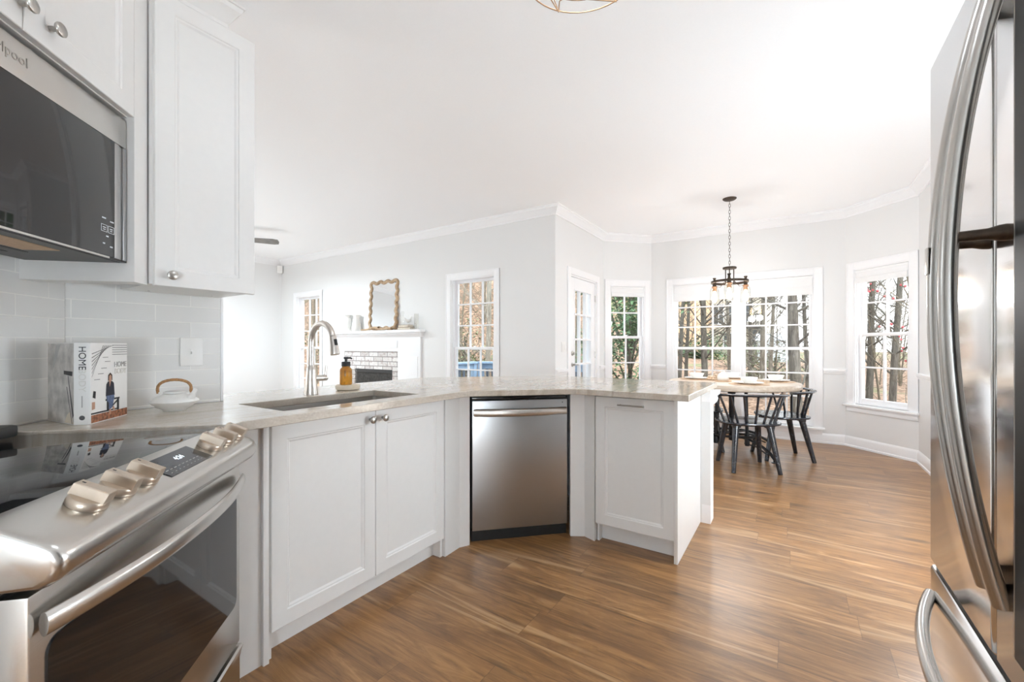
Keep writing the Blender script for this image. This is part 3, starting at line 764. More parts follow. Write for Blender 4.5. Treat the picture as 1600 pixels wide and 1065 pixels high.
for x, y in ((-0.047, -0.024), (0.047, 0.024)):
    m = MB(); m.tube([(x * 0.8, y * 0.8, 0.068), (x * 1.13, y * 1.13, 0.080)], [0.007, 0.005], 10); m.done('lug', ceramic_white, tp)
m = MB(); pts = []
for i in range(25):
    t = PI * i / 24; c = -math.cos(t); s_ = math.sin(t) ** 0.65
    pts.append((0.053 * c * (1 + 0.16 * s_), 0.027 * c * (1 + 0.16 * s_), 0.075 + 0.058 * s_))
m.tube(pts, [0.0058 + 0.0006 * (i % 2) for i in range(25)], 10); m.done('handle', rattan, tp, angle=60)

# book ---------------------------------------------------------
bk = thing('book', 'white hardback decorating book standing open on the counter, seated woman on its cover', 'book', (-1.887, 0.406, 0.9145), 140)
BW, BH, BT = 0.203, 0.262, 0.043
m = MB(); m.box(0.0, BW, 0.0, 0.003, 0, BH, 0.0008); fcv = m.done('front_cover', plastic_white, bk)
m = MB(); m.box(-0.002, 0.0, 0.0, BT, 0, BH, 0.0006); spn = m.done('spine', plastic_white, bk)
m = MB(); m.box(0.004, BW - 0.006, 0.004, BT * 0.72, 0.004, BH - 0.004, 0.002); m.done('pages', pages, bk)
m = MB(); m.box(0.0, BW, -0.003, 0.0, 0, BH, 0.0008); bcv = m.done('back_cover', plastic_white, bk, loc=(0.0, BT, 0), rot=(0, 0, math.radians(47)))
text_part('HOME', 0.026, 'title', ink_grey, fcv, (0.160, -0.0008, 0.187), (PI / 2, 0, 0))
text_part('BODY', 0.026, 'title', ink_pale, fcv, (0.160, -0.0008, 0.163), (PI / 2, 0, 0))
SPROT = Matrix(((0, 0, -1), (0, -1, 0), (-1, 0, 0))).to_euler()
text_part('HOME', 0.027, 'title', ink_dark, spn, (-0.0028, BT / 2, 0.213), SPROT)
text_part('BODY', 0.027, 'title', ink_pale, spn, (-0.0028, BT / 2, 0.142), SPROT)
m = MB(); m.lathe([(0.0075, 0), (0.0075, 0.0006)], (-0.002, BT / 2, 0.022), 16, Matrix.Rotation(-PI / 2, 4, 'Y')); m.done('spine_emblem', ink_dark, spn)
m = MB(); m.box(-0.0026, -0.002, BT / 2 - 0.0015, BT / 2 + 0.0015, 0.055, 0.092); m.done('author_line', ink_grey, spn)
def poly(m, mi, pts, y=-0.0004):
    m.m = mi; m.face([m.bm.verts.new((x, y, z)) for x, z in pts])
m = MB()                                                         # cover picture: stair rails, seated figure, bench, rug
for i in range(7):
    a = 0.02 + i * 0.0125
    poly(m, 0, [(0.004, 0.150 + i * 0.0125), (0.004, 0.1525 + i * 0.0125), (0.05 + a * 0.75, BH - 0.008), (0.047 + a * 0.75, BH - 0.008)])
for i in range(5): poly(m, 0, [(0.112, 0.222 + i * 0.008), (0.201, 0.222 + i * 0.008), (0.201, 0.2236 + i * 0.008), (0.112, 0.2236 + i * 0.008)], -0.0005)
for x, z in ((0.060, 0.213), (0.072, 0.199), (0.052, 0.177), (0.035, 0.159), (0.016, 0.141)): poly(m, 0, [(x, z), (x + 0.03, z), (x + 0.03, z + 0.0015), (x, z + 0.0015)])
poly(m, 1, [(0.001, 0.003), (0.202, 0.003), (0.202, 0.028), (0.001, 0.028)])
poly(m, 2, [(0.0, 0.030), (0.15, 0.030), (0.15, 0.035), (0.0, 0.035)], -0.0005)
poly(m, 2, [(0.075, 0.066), (0.155, 0.066), (0.155, 0.072), (0.075, 0.072)], -0.0005); poly(m, 2, [(0.140, 0.028), (0.152, 0.028), (0.152, 0.066), (0.140, 0.066)], -0.0005); poly(m, 2, [(0.082, 0.03), (0.094, 0.03), (0.094, 0.066), (0.082, 0.066)], -0.0005)
poly(m, 2, [(0.085, 0.033), (0.095, 0.033), (0.15, 0.062), (0.14, 0.064)], -0.0005)
poly(m, 3, [(0.076, 0.082), (0.126, 0.082), (0.121, 0.124), (0.111, 0.131), (0.088, 0.131), (0.079, 0.122)], -0.0008)
poly(m, 4, [(0.078, 0.083), (0.122, 0.083), (0.124, 0.074), (0.112, 0.040), (0.094, 0.034), (0.092, 0.06), (0.082, 0.064)], -0.0010)
poly(m, 5, [(0.093, 0.131), (0.106, 0.131), (0.109, 0.150), (0.100, 0.157), (0.091, 0.150)], -0.0009)
poly(m, 5, [(0.097, 0.112), (0.104, 0.131), (0.094, 0.131)], -0.0011); poly(m, 5, [(0.094, 0.034), (0.105, 0.036), (0.103, 0.018), (0.095, 0.018)], -0.0009); poly(m, 5, [(0.112, 0.042), (0.120, 0.045), (0.128, 0.032), (0.118, 0.030)], -0.0009)
poly(m, 6, [(0.088, 0.133), (0.089, 0.153), (0.100, 0.161), (0.111, 0.152), (0.112, 0.134), (0.107, 0.134), (0.107, 0.149), (0.100, 0.154), (0.093, 0.149), (0.093, 0.134)], -0.0012)
poly(m, 2, [(0.008, 0.085), (0.022, 0.080), (0.024, 0.103), (0.012, 0.106)], -0.0006); poly(m, 5, [(0.004, 0.045), (0.02, 0.047), (0.02, 0.07), (0.004, 0.07)], -0.0006)
m.done('cover_print', [ink_dark, rug_print, iron_black, navy_cloth, denim, skin_print, hair_print], fcv, smooth=False)
m = MB()                                                         # back cover picture
poly(m, 4, [(0.001, 0.002), (0.2, 0.002), (0.2, 0.26), (0.001, 0.26)], 0.0002)
poly(m, 0, [(0.012, 0.003), (0.016, 0.003), (0.055, 0.12), (0.050, 0.12)], 0.0005); poly(m, 0, [(0.001, 0.03), (0.010, 0.02), (0.045, 0.155), (0.041, 0.155)], 0.0005)
poly(m, 1, [(0.10, 0.255), (0.135, 0.255), (0.16, 0.18), (0.15, 0.18)], 0.0005); poly(m, 2, [(0.012, 0.155), (0.075, 0.160), (0.075, 0.172), (0.010, 0.170)], 0.0005)
poly(m, 3, [(0.002, 0.003), (0.07, 0.003), (0.05, 0.03), (0.03, 0.04)], 0.0004)
m.done('cover_print', [ink_dark, ink_grey, iron_black, cream_stone, marble_print], bcv, smooth=False)

# light switch on the tiles ------------------------------------
def switch_plate(name, label, loc, rz, w=0.073, h=0.118, gangs=1, toggle=True):
    s = thing(name, label, 'light switch', loc, rz)
    m = MB(); m.box(-w / 2, w / 2, -0.006, -0.0003, -h / 2, h / 2, 0.002); m.done('plate', plastic_white, s)
    for i in range(gangs):
        x = (i - (gangs - 1) / 2) * 0.046
        m = MB()
        if toggle: m.box(x - 0.005, x + 0.005, -0.008, -0.006, -0.012, 0.012, 0.001); m.box(x - 0.004, x + 0.004, -0.017, -0.007, -0.010, 0.001, 0.002)
        else: m.box(x - 0.016, x + 0.016, -0.009, -0.006, -0.033, 0.033, 0.002)
        for z in (-0.030, 0.030):
            if toggle: m.lathe([(0.003, 0), (0.003, 0.001)], (x, -0.006, z), 8, RX90)
        m.done('toggle', plastic_white, s)
    return s
switch_plate('light_switch', 'white toggle light switch plate on the tiled splash above the teapot', (-2.1902, 0.790, 1.142), 90, 0.084, 0.122)
switch_plate('light_switch', 'white wall switch plate on the wall beside the glazed door', (-2.28, 4.575, 1.16), 90, 0.115, 0.118, 2, False)

# upper cabinet -------------------------------------------------
uc = thing('upper_cabinet', 'tall white single-door wall cabinet right of the microwave', 'cabinet', (-1.86, 0.7255, 0), 90)
m = MB(); m.box(-0.172, 0.168, 0.021, 0.329, 1.385, 2.416); m.done('carcass', cabinet_white, uc, smooth=False)
m = MB(); m.panel_door(-0.163, 0.1685, 1.379, 2.416, 0.0, 0.020); dr = m.done('door', cabinet_white, uc, angle=20)
knob(dr, -0.118, 1.417, 0.0)
m = MB(); ucrown = [(0, 2.417), (0.008, 2.417), (0.010, 2.430), (0.017, 2.440), (0.033, 2.470), (0.044, 2.480), (0.049, 2.495), (0.054, 2.497), (0.054, 2.505), (0, 2.505)]
m.sweep([(-0.30, 0.010), (0.060, 0.010), (0.060, 0.30)], ucrown); m.done('crown_moulding', cabinet_white, uc, angle=25)
for x, y in ((-0.10, 0.06), (-0.10, 0.27), (0.12, 0.06), (0.12, 0.27)):
    m = MB(); m.lathe([(0.004, 0), (0.004, 0.0012)], (x, y, 1.3838), 10); m.done('screw_cap', ink_grey, uc)

# microwave and its cabinet --------------------------------------
MWO = rp(1.27, -0.965)
mc = thing('microwave_cabinet', 'white wall cabinet built around the microwave with two doors above it', 'cabinet', (*MWO, 0), 135)
m = MB()
m.box(0.3835, 0.452, -0.020, 0.300, 1.38, 2.416); m.box(-0.452, -0.3835, -0.020, 0.300, 1.38, 2.416)
m.box(-0.3835, 0.3835, 0.0, 0.300, 1.925, 2.416); m.done('carcass', cabinet_white, mc, smooth=False)
for x0, x1, kx in ((-0.383, -0.0225, -0.030), (-0.0195, 0.383, 0.053)):
    m = MB(); m.panel_door(x0, x1, 1.928, 2.416, -0.0205, 0.020); dr = m.done('door', cabinet_white, mc, angle=20)
    knob(dr, kx, 1.985, -0.0205, 0.0175)
m = MB(); m.sweep([(-0.452, -0.012), (0.452, -0.012)], ucrown); m.done('crown_moulding', cabinet_white, mc, angle=25)

mw = thing('microwave', 'built-in stainless microwave with a dark glass door above the range', 'microwave', (*MWO, 1.441), 135)
m = MB(); m.box(-0.379, 0.379, 0.024, 0.290, 0.012, 0.468); m.done('case', steel_dark, mw)
m = MB(); m.box(-0.379, 0.379, 0.0, 0.023, 0.376, 0.468, 0.002); m.done('top_band', steel_x, mw)
m = MB(); m.box(-0.379, 0.322, -0.002, 0.023, 0.006, 0.374, 0.002); m.done('door_glass', black_gloss, mw)
m = MB(); m.box(0.3225, 0.345, -0.001, 0.023, 0.006, 0.374, 0.002); m.box(0.346, 0.362, 0.003, 0.023, 0.006, 0.374, 0.003); m.box(0.363, 0.379, -0.001, 0.023, 0.006, 0.374, 0.002); m.done('side_trim', steel_dark, mw)
m = MB(); m.box(-0.379, 0.379, 0.0, 0.28, 0.0, 0.0055); up = m.done('underside', vent_black, mw)
m = MB(); m.box(-0.20, 0.20, 0.06, 0.15, -0.0015, 0.0); m.done('grease_filter', mat_wood, up)
m = MB()
for y in (0.165, 0.215): m.box(-0.24, 0.24, y, y + 0.012, -0.0012, 0.0)
m.box(-0.37, 0.37, 0.012, 0.018, -0.001, 0.0); m.done('vent_slot', black_matte, up)
m = MB(); m.box(-0.379, 0.30, -0.001, 0.0, 0.0, 0.0055); m.done('bottom_lip', steel_x, mw)
text_part('Whirlpool', 0.034, 'logo', nickel, mw, (-0.052, -0.0006, 0.425), (PI / 2, 0, 0))
m = MB()
for x, z, w in ((0.266, 0.118, 0.016), (0.300, 0.113, 0.016), (0.283, 0.064, 0.010), (0.269, 0.040, 0.009), (0.300, 0.034, 0.011)): m.box(x, x + w, -0.0026, -0.002, z, z + 0.004)
for x in (0.262, 0.292):
    m.box(x, x + 0.026, -0.0026, -0.002, 0.078, 0.0795); m.box(x, x + 0.026, -0.0026, -0.002, 0.0985, 0.100); m.box(x, x + 0.0012, -0.0026, -0.002, 0.0795, 0.0985); m.box(x + 0.0248, x + 0.026, -0.0026, -0.002, 0.0795, 0.0985)
    m.box(x + 0.007, x + 0.019, -0.0026, -0.002, 0.090, 0.093); m.box(x + 0.008, x + 0.018, -0.0026, -0.002, 0.084, 0.0865)
m.done('control_symbols', display_text, mw, smooth=False)

# range -----------------------------------------------------------
RO = rp(1.147, -0.578)
rg = thing('range', 'stainless steel slide-in electric range with a black glass cooktop in the corner', 'range', (*RO, 0), 135)
m = MB(); m.box(-0.372, 0.372, 0.05, 0.665, 0.03, 0.785); m.done('body', nickel, rg)
m = MB()
for s_ in (-1,): m.rings([[(s_ * 0.3722, a, b) for a, b in ((0.12, 0.20), (0.62, 0.20), (0.62, 0.72), (0.12, 0.72))], [(s_ * 0.3765, a, b) for a, b in ((0.13, 0.21), (0.61, 0.21), (0.61, 0.71), (0.13, 0.71))]])
m.done('side_panel', nickel, rg)
m = MB(); m.box(-0.368, 0.368, 0.055, 0.66, 0.786, 0.894); m.done('inner_frame', black_matte, rg)
m = MB(); m.box(-0.372, 0.372, 0.058, 0.665, 0.8945, 0.899); m.done('top_rim', steel_x, rg)
m = MB(); m.box(-0.366, 0.366, 0.064, 0.64, 0.8995, 0.906, 0.0015); m.done('cooktop_glass', black_gloss, rg)
m = MB(); m.box(-0.345, 0.345, 0.560, 0.655, 0.907, 0.942, 0.010); vt = m.done('rear_vent', vent_black, rg, angle=50)
m = MB()
for i in range(5): m.box(-0.30 + i * 0.125, -0.21 + i * 0.125, 0.590, 0.607, 0.9415, 0.9428)
m.done('vent_slot', black_matte, vt, smooth=False)
# sloping control panel with rounded ends
PROF = [(0.060, 0.908), (0.045, 0.9035), (-0.030, 0.870), (-0.043, 0.860), (-0.050, 0.846), (-0.049, 0.828), (-0.040, 0.812), (-0.022, 0.801), (0.054, 0.798)]
cy, cz = 0.02, 0.85
m = MB(); rs = []
for x, k in ((-0.386, 0.80), (-0.384, 0.90), (-0.379, 0.96), (-0.370, 0.99), (-0.355, 1.0), (0.355, 1.0), (0.370, 0.99), (0.379, 0.96), (0.384, 0.90), (0.386, 0.80)):
    rs.append([(x, cy + (y - cy) * k if y < cy else y, cz + (z - cz) * (k if z < cz else (1 + k) / 2)) for y, z in PROF])
m.rings(rs); m.done('control_panel', steel_x, rg, angle=40)
SL = math.atan2(0.0335, 0.075)
def on_slope(x, s): return Matrix.Translation((x, 0.008 + s * math.cos(SL), 0.8872 + s * math.sin(SL))) @ Matrix.Rotation(SL, 4, 'X')
for i, x in enumerate((-0.252, -0.176, -0.102, 0.192, 0.267, 0.340)):
    M_ = on_slope(x, -0.002)
    m = MB(); m.lathe([(0.030, 0.0), (0.031, 0.003), (0.030, 0.012), (0.0275, 0.0145), (0.0, 0.0145)], n=32, M=M_)
    kb = m.done('knob', champagne, rg, angle=40)
    m = MB(); m.rings([[M_ @ Vector(p) for p in q] for q in (
        [(-0.0125, -0.029, 0.013), (0.0125, -0.029, 0.013), (0.0125, 0.029, 0.013), (-0.0125, 0.029, 0.013)],
        [(-0.0105, -0.030, 0.032), (0.0105, -0.030, 0.032), (0.0105, 0.028, 0.032), (-0.0105, 0.028, 0.032)],
        [(-0.009, -0.029, 0.0335), (0.009, -0.029, 0.0335), (0.009, 0.027, 0.0335), (-0.009, 0.027, 0.0335)])]); m.done('grip', champagne, kb, angle=20)
    m = MB(); m.box(x - 0.0015, x + 0.0015, 0.004, 0.010, 0, 0.0004, 0, M=Matrix.Translation((0, 0, 0))) if False else m.box(-0.0015, 0.0015, 0.016, 0.022, 0.0336, 0.0339, 0, M=M_); m.done('mark', black_matte, kb, smooth=False)
M_ = on_slope(0.042, -0.001)
m = MB(); m.box(-0.094, 0.094, -0.036, 0.034, 0.0002, 0.0016, 0, M=M_); dp = m.done('display', display_glass, rg, smooth=False)
def slope_text(s, size, mat_, x, y):
    loc = M_ @ Vector((x, y, 0.0019)); return text_part(s, size, 'display_text', mat_, dp, loc, (SL, 0, 0), 0.0001)
slope_text('4:24', 0.020, display_lit, 0.012, 0.008)
m = MB()
for i in range(9): m.box(-0.082 + i * 0.0165, -0.073 + i * 0.0165, -0.016, -0.0142, 0.0016, 0.0018, 0, M=M_); m.box(-0.080 + i * 0.0165, -0.075 + i * 0.0165, -0.027, -0.0255, 0.0016, 0.0018, 0, M=M_)
m.done('display_print', ink_grey, dp, smooth=False)
m = MB(); m.rings([[M_ @ Vector((x, y, z)) for x, y in ((0.066, -0.030), (0.0925, -0.034), (0.0925, 0.012), (0.080, 0.014), (0.066, 0.004))] for z in (0.00165, 0.0019)]); m.done('display_label', black_gloss, dp, smooth=False)
# oven door with window, bowed handle, drawer
m = MB(); m.box(-0.376, 0.376, 0.0, 0.048, 0.222, 0.790, 0.004); od = m.done('oven_door', steel_x, rg)
m = MB(); q = rr(0.345, 0.175, 0, 0.025)
m.rings([[(x, 0.0005, 0.530 + y) for x, y, _ in q], [(x, -0.003, 0.530 + y) for x, y, _ in q]]); m.done('oven_window', black_gloss, od)
m = MB(); N_ = 28
pts = [(-0.365 + 0.73 * i / N_, -0.012 - 0.048 * (1 - abs(2 * i / N_ - 1) ** 2.2), 0.742) for i in range(N_ + 1)]
m.tube(pts, 0.0085, 12, ry=0.019, up=(0, 0, 1)); m.done('oven_handle', steel_x, od, angle=60)
m = MB(); m.extrude([(0.046, 0.055), (0.004, 0.055), (0.0, 0.06), (0.0, 0.170), (-0.006, 0.196), (-0.010, 0.210), (-0.004, 0.214), (0.046, 0.214)], -0.376, 0.376); m.done('storage_drawer', steel_x, rg, angle=30)
m = MB(); m.box(-0.36, 0.36, 0.06, 0.6, 0.0, 0.03); m.done('plinth', black_matte, rg)

# refrigerator ------------------------------------------------------
rf = thing('refrigerator', 'tall stainless French-door refrigerator with bowed handles at the right edge', 'refrigerator', (0.29, 1.08, 0), -90)
m = MB(); m.box(-0.418, 0.418, 0.062, 0.735, 0.03, 1.855, 0.004); m.done('body', fan_grey, rf)
m = MB(); m.box(-0.40, 0.40, 0.03, 0.7, 0.0, 0.03); m.done('plinth', black_matte, rf)
def fridge_door(name, x0, x1, z0, z1, r=0.012):
    m = MB(); n = 6
    prof = [(x0, 0.06)] + [(x0 + r - r * math.cos(t), r - r * math.sin(t)) for t in [PI / 2 * i / n for i in range(n + 1)]] + [(x1 - r + r * math.sin(t), r - r * math.cos(t)) for t in [PI / 2 * i / n for i in range(n + 1)]] + [(x1, 0.06)]
    m.rings([[(x, y + (0.003 if z in (z0, z1) else 0) * (y < 0.05), z) for x, y in prof] for z in (z0, z0 + 0.004, z1 - 0.004, z1)])
    return m.done(name, steel_fridge, rf, angle=50)
dl = fridge_door('door', -0.42, -0.003, 0.627, 1.869)
dn_ = fridge_door('door', 0.003, 0.42, 0.627, 1.869)
m = MB(); m.box(0.095, 0.405, -0.003, 0.0005, 0.68, 1.82, 0.0012); m.done('dark_panel', black_matte, dn_)
m = MB(); m.box(0.090, 0.0945, -0.003, 0.0005, 0.68, 1.82, 0.0012); m.done('panel_edge_strip', nickel, dn_)
def bow(parent, x, badge=False):
    m = MB(); pts = []
    for i in range(33):
        s_ = 2 * i / 32 - 1; pts.append((x, -0.004 - 0.064 * (1 - s_ * s_), 1.26 + 0.522 * s_))
    m.tube(pts, 0.016, 14, ry=0.0125, up=(0, -1, 0)); h = m.done('handle', steel_handle, parent, angle=60)
    m = MB(); m.tube([(x, -0.058, 1.352), (x, -0.02, 1.352), (x, -0.008, 1.352), (x, 0.0, 1.352)], [0.0085, 0.0095, 0.013, 0.014], 14); m.done('standoff', bronze, h, angle=50)
    if badge:
        m = MB(); m.box(x - 0.009, x + 0.009, -0.0815, -0.0785, 1.30, 1.35, 0.001); m.done('badge', nickel, h)
bow(dl, -0.024, True); bow(dn_, 0.050)
fd = fridge_door('freezer_drawer', -0.42, 0.42, 0.055, 0.612, 0.014)
m = MB(); pts = []
for i in range(33):
    s_ = 2 * i / 32 - 1; pts.append((0.385 * s_, -0.006 - 0.066 * (1 - s_ * s_), 0.545))
m.tube(pts, 0.0125, 14, ry=0.016, up=(0, 0, 1)); m.done('handle', steel_handle, fd, angle=60)
m = MB(); m.box(-0.415, 0.415, 0.012, 0.060, 0.6125, 0.6265); m.done('gasket', black_matte, rf)

# kitchen ceiling light: wire cage --------------------------------------
kl = thing('cage_ceiling_light', 'brass wire cage ceiling light at the top of the kitchen ceiling', 'ceiling light', (-0.588, 1.331, ZC))
m = MB(); m.lathe([(0.0, -0.03), (0.06, -0.03), (0.07, -0.02), (0.072, -0.0005), (0, -0.0005)], n=32); m.done('canopy', gold_wire, kl)
def ring_pts(r, z, n=48): return [(r * math.cos(2 * PI * i / n), r * math.sin(2 * PI * i / n), z) for i in range(n)]
m = MB(); m.tube(ring_pts(0.215, -0.33), 0.0024, 8, closed=True); m.done('outer_ring', gold_wire, kl, angle=60)
m = MB(); m.tube(ring_pts(0.170, -0.318), 0.0023, 8, closed=True); m.done('inner_ring', gold_wire, kl, angle=60)
for i in range(6):
    a = 2 * PI * i / 6 + 0.35; c, s_ = math.cos(a), math.sin(a); a2 = a + PI / 6; c2, s2 = math.cos(a2), math.sin(a2)
    m = MB(); m.tube([(0.215 * c, 0.215 * s_, -0.333), (0.190 * c2, 0.190 * s2, -0.20), (0.065 * c, 0.065 * s_, -0.03)], 0.0022, 8); m.tube([(0.215 * c, 0.215 * s_, -0.333), (0.170 * c2, 0.170 * s2, -0.318)], 0.0022, 8); m.tube([(0.215 * c, 0.215 * s_, -0.335), (0.205 * c, 0.205 * s_, -0.30), (0.17 * c, 0.17 * s_, -0.318)], 0.0022, 6); m.done('cage_wire', gold_wire, kl, angle=60)
for i in range(3):
    a = 2 * PI * i / 3; m = MB(); m.lathe([(0.0, -0.16), (0.022, -0.15), (0.030, -0.125), (0.026, -0.10), (0.013, -0.075)], (0.06 * math.cos(a), 0.06 * math.sin(a), 0), 16); b = m.done('bulb', lamp_glow, kl)
    m = MB(); m.lathe([(0.014, -0.075), (0.016, -0.07), (0.016, -0.03), (0, -0.03)], (0.06 * math.cos(a), 0.06 * math.sin(a), 0), 14); m.done('socket', gold_wire, kl)
light('kitchen_lamp', 'AREA', (0, 0, -0.19), L_KITCHEN_DOWN, COOL_LAMP_COL, 0.24, kl)
light('kitchen_glow', 'POINT', (0, 0, -0.26), L_KITCHEN_GLOW, COOL_LAMP_COL, 0.10, kl)

# ------------------------------------------------------------ living room
fp = thing('fireplace', 'white painted fireplace mantel around whitewashed brick on the living room wall', 'fireplace', (-5.42, 4.37, 0), 0)
m = MB(); m.extrude([(-0.002, 1.365), (-0.085, 1.365), (-0.095, 1.345), (-0.06, 1.325), (-0.04, 1.30), (-0.002, 1.30)], -0.99, 1.06); m.box(-1.03, 1.09, -0.125, -0.002, 1.366, 1.405, 0.004); m.done('mantel_shelf', trim_white, fp, angle=30)
m = MB(); m.box(-0.95, 1.02, -0.035, -0.002, 1.09, 1.2995); m.box(-0.72, 0.555, -0.045, -0.036, 1.14, 1.26, 0.004); m.done('frieze', trim_white, fp)
for x0, x1 in ((-0.95, -0.715), (0.56, 1.02)):
    m = MB(); m.box(x0, x1, -0.035, -0.002, 0.0, 1.0895); m.box(x0 + 0.05, x1 - 0.05, -0.042, -0.0355, 0.14, 1.02, 0.003); m.box(x0 - 0.01, x1 + 0.01, -0.05, -0.0355, 0.0, 0.12, 0.003); m.done('pilaster', trim_white, fp)
m = MB()
for a, b, c, d_ in ((-0.714, -0.455, 0, 1.089), (0.425, 0.559, 0, 1.089), (-0.455, 0.425, 0.815, 1.089)): m.box(a, b, -0.020, -0.002, c, d_)
m.done('brick_surround', brick, fp, smooth=False)
m = MB(); m.box(-0.4549, 0.4249, -0.004, -0.0015, 0.0, 0.8145); m.done('firebox', firebrick, fp, smooth=False)
m = MB(); m.box(-0.454, 0.424, -0.016, -0.0045, 0.755, 0.814, 0.002); m.done('firebox_hood', vent_black, fp)
# wavy wooden mirror leaning on the mantel
mi = thing('wavy_mirror', 'rectangular mirror with a wavy wooden frame leaning above the fireplace', 'mirror', (-5.19, 4.325, 1.4055), 0)
mi.rotation_euler = (math.radians(-3), 0, 0)
mw_, mh = 0.29, 0.735
m = MB(); path = []
def wav(a, b, n, nx_, nz_, amp, cyc):
    for i in range(n):
        t = i / n; o_ = amp * math.sin(2 * PI * cyc * t); path.append((a[0] + (b[0] - a[0]) * t + nx_ * o_, -0.0005 * 0, a[1] + (b[1] - a[1]) * t + nz_ * o_))
wav((-mw_, 0.03), (-mw_, mh), 48, 1, 0, 0.013, 6); wav((-mw_, mh), (mw_, mh), 30, 0, 1, 0.013, 3.5); wav((mw_, mh), (mw_, 0.03), 48, 1, 0, 0.013, 6); wav((mw_, 0.03), (-mw_, 0.03), 30, 0, 1, 0.013, 3.5)
m.tube(path, 0.026, 10, closed=True, ry=0.022, up=(0, 1, 0)); m.done('frame', mirror_wood, mi, angle=70)
m = MB(); m.box(-mw_, mw_, 0.0, 0.004, 0.03, mh); m.done('mirror_glass', mirror_glass, mi, smooth=False)
m = MB(); m.tube([(-0.41, -0.062, 0.014), (-0.30, -0.070, 0.014), (-0.20, -0.062, 0.026), (-0.10, -0.062, 0.044), (0.0, -0.070, 0.04), (-0.06, -0.075, 0.02), (0.10, -0.066, 0.014), (0.20, -0.062, 0.026), (0.27, -0.062, 0.030)], [0.012, 0.014, 0.016, 0.018, 0.016, 0.015, 0.013, 0.015, 0.016], 10)
o = tag(m.done('bead_garland', mirror_wood, angle=70), 'twisted length of wood laid along the mantel at the foot of the mirror', 'ornament'); o.location = (-5.19, 4.325, 1.4055)
MZ = 1.4055
def small(name, label, cat, prof, loc, mat_, n=24, group=None):
    m = MB(); m.lathe(prof, n=n); o = tag(m.done(name, mat_, angle=45), label, cat, group); o.location = loc; return o
m = MB(); m.box(-0.12, 0.12, -0.045, 0.045, 0, 0.038, 0.003); o = tag(m.done('white_book', bowl_white), 'white book lying flat at the left end of the mantel', 'book'); o.location = (-6.02, 4.305, MZ)
small('white_vase', 'white vase with a flared rim on the flat white book on the mantel', 'vase', [(0, 0), (0.045, 0), (0.05, 0.01), (0.06, 0.08), (0.05, 0.17), (0.03, 0.19), (0.05, 0.215), (0.075, 0.222), (0.07, 0.225), (0.0, 0.20)], (-5.99, 4.30, MZ + 0.0385), bowl_white)
small('white_pitcher', 'plain white jug standing on the mantel left of the mirror', 'jug', [(0, 0), (0.065, 0), (0.075, 0.02), (0.07, 0.10), (0.05, 0.19), (0.045, 0.22), (0.055, 0.255), (0.05, 0.257), (0, 0.24)], (-5.76, 4.295, MZ), bowl_white)
for i, (z, w, lb) in enumerate(((0, 0.245, 'brown clothbound book at the bottom of the pair right of the mirror'), (0.034, 0.225, 'brown clothbound book on top of the pair right of the mirror'))):
    b = thing('brown_book', lb, 'book', (-4.655, 4.30, MZ + z + 0.0002 * i), 4 - 8 * i)
    m = MB(); m.box(-w / 2, w / 2, -0.05, 0.05, 0, 0.003); m.box(-w / 2, w / 2, -0.05, 0.05, 0.030, 0.033); m.box(-w / 2, -w / 2 + 0.003, -0.05, 0.05, 0.003, 0.030); m.done('cover', book_wood, b)
    m = MB(); m.box(-w / 2 + 0.0035, w / 2 - 0.004, -0.046, 0.046, 0.0032, 0.0298); m.done('pages', pages, b)
small('glass_bottle', 'slim clear glass bottle with a ball stopper on the brown books', 'bottle', [(0, 0), (0.028, 0), (0.032, 0.01), (0.032, 0.08), (0.012, 0.12), (0.011, 0.155), (0.02, 0.165), (0.024, 0.185), (0.012, 0.20), (0, 0.202)], (-4.715, 4.30, MZ + 0.0675), jar_glass)
def bird(name, label, loc, rz):
    b = thing(name, label, 'figurine', loc, rz)
    m = MB(); m.lathe([(0.0, 0), (0.016, 0), (0.016, 0.004), (0.004, 0.01), (0.004, 0.04)], n=14); m.tube([(-0.06, 0, 0.105), (-0.03, 0, 0.065), (0.0, 0, 0.052), (0.03, 0, 0.062), (0.04, 0, 0.085), (0.042, 0, 0.115), (0.062, 0, 0.118)], [0.004, 0.016, 0.024, 0.02, 0.012, 0.011, 0.003], 12); m.done('bird', bowl_white, b, angle=60)
bird('bird_figurine', 'small white bird figurine on the brown books beside the slim bottle', (-4.60, 4.295, MZ + 0.0675), 60)
small('glass_vase', 'tall thin clear glass cylinder at the right end of the mantel', 'vase', [(0, 0), (0.03, 0), (0.03, 0.22), (0.027, 0.22), (0.027, 0.01), (0, 0.01)], (-4.44, 4.30, MZ), jar_glass)
cs = thing('corner_sensor', 'small white alarm sensor high in the living room corner', 'sensor', (-8.03, 4.31, 2.60), 45)
m = MB(); m.box(-0.045, 0.045, -0.03, 0.03, -0.07, 0.07, 0.012); m.done('case', plastic_white, cs)

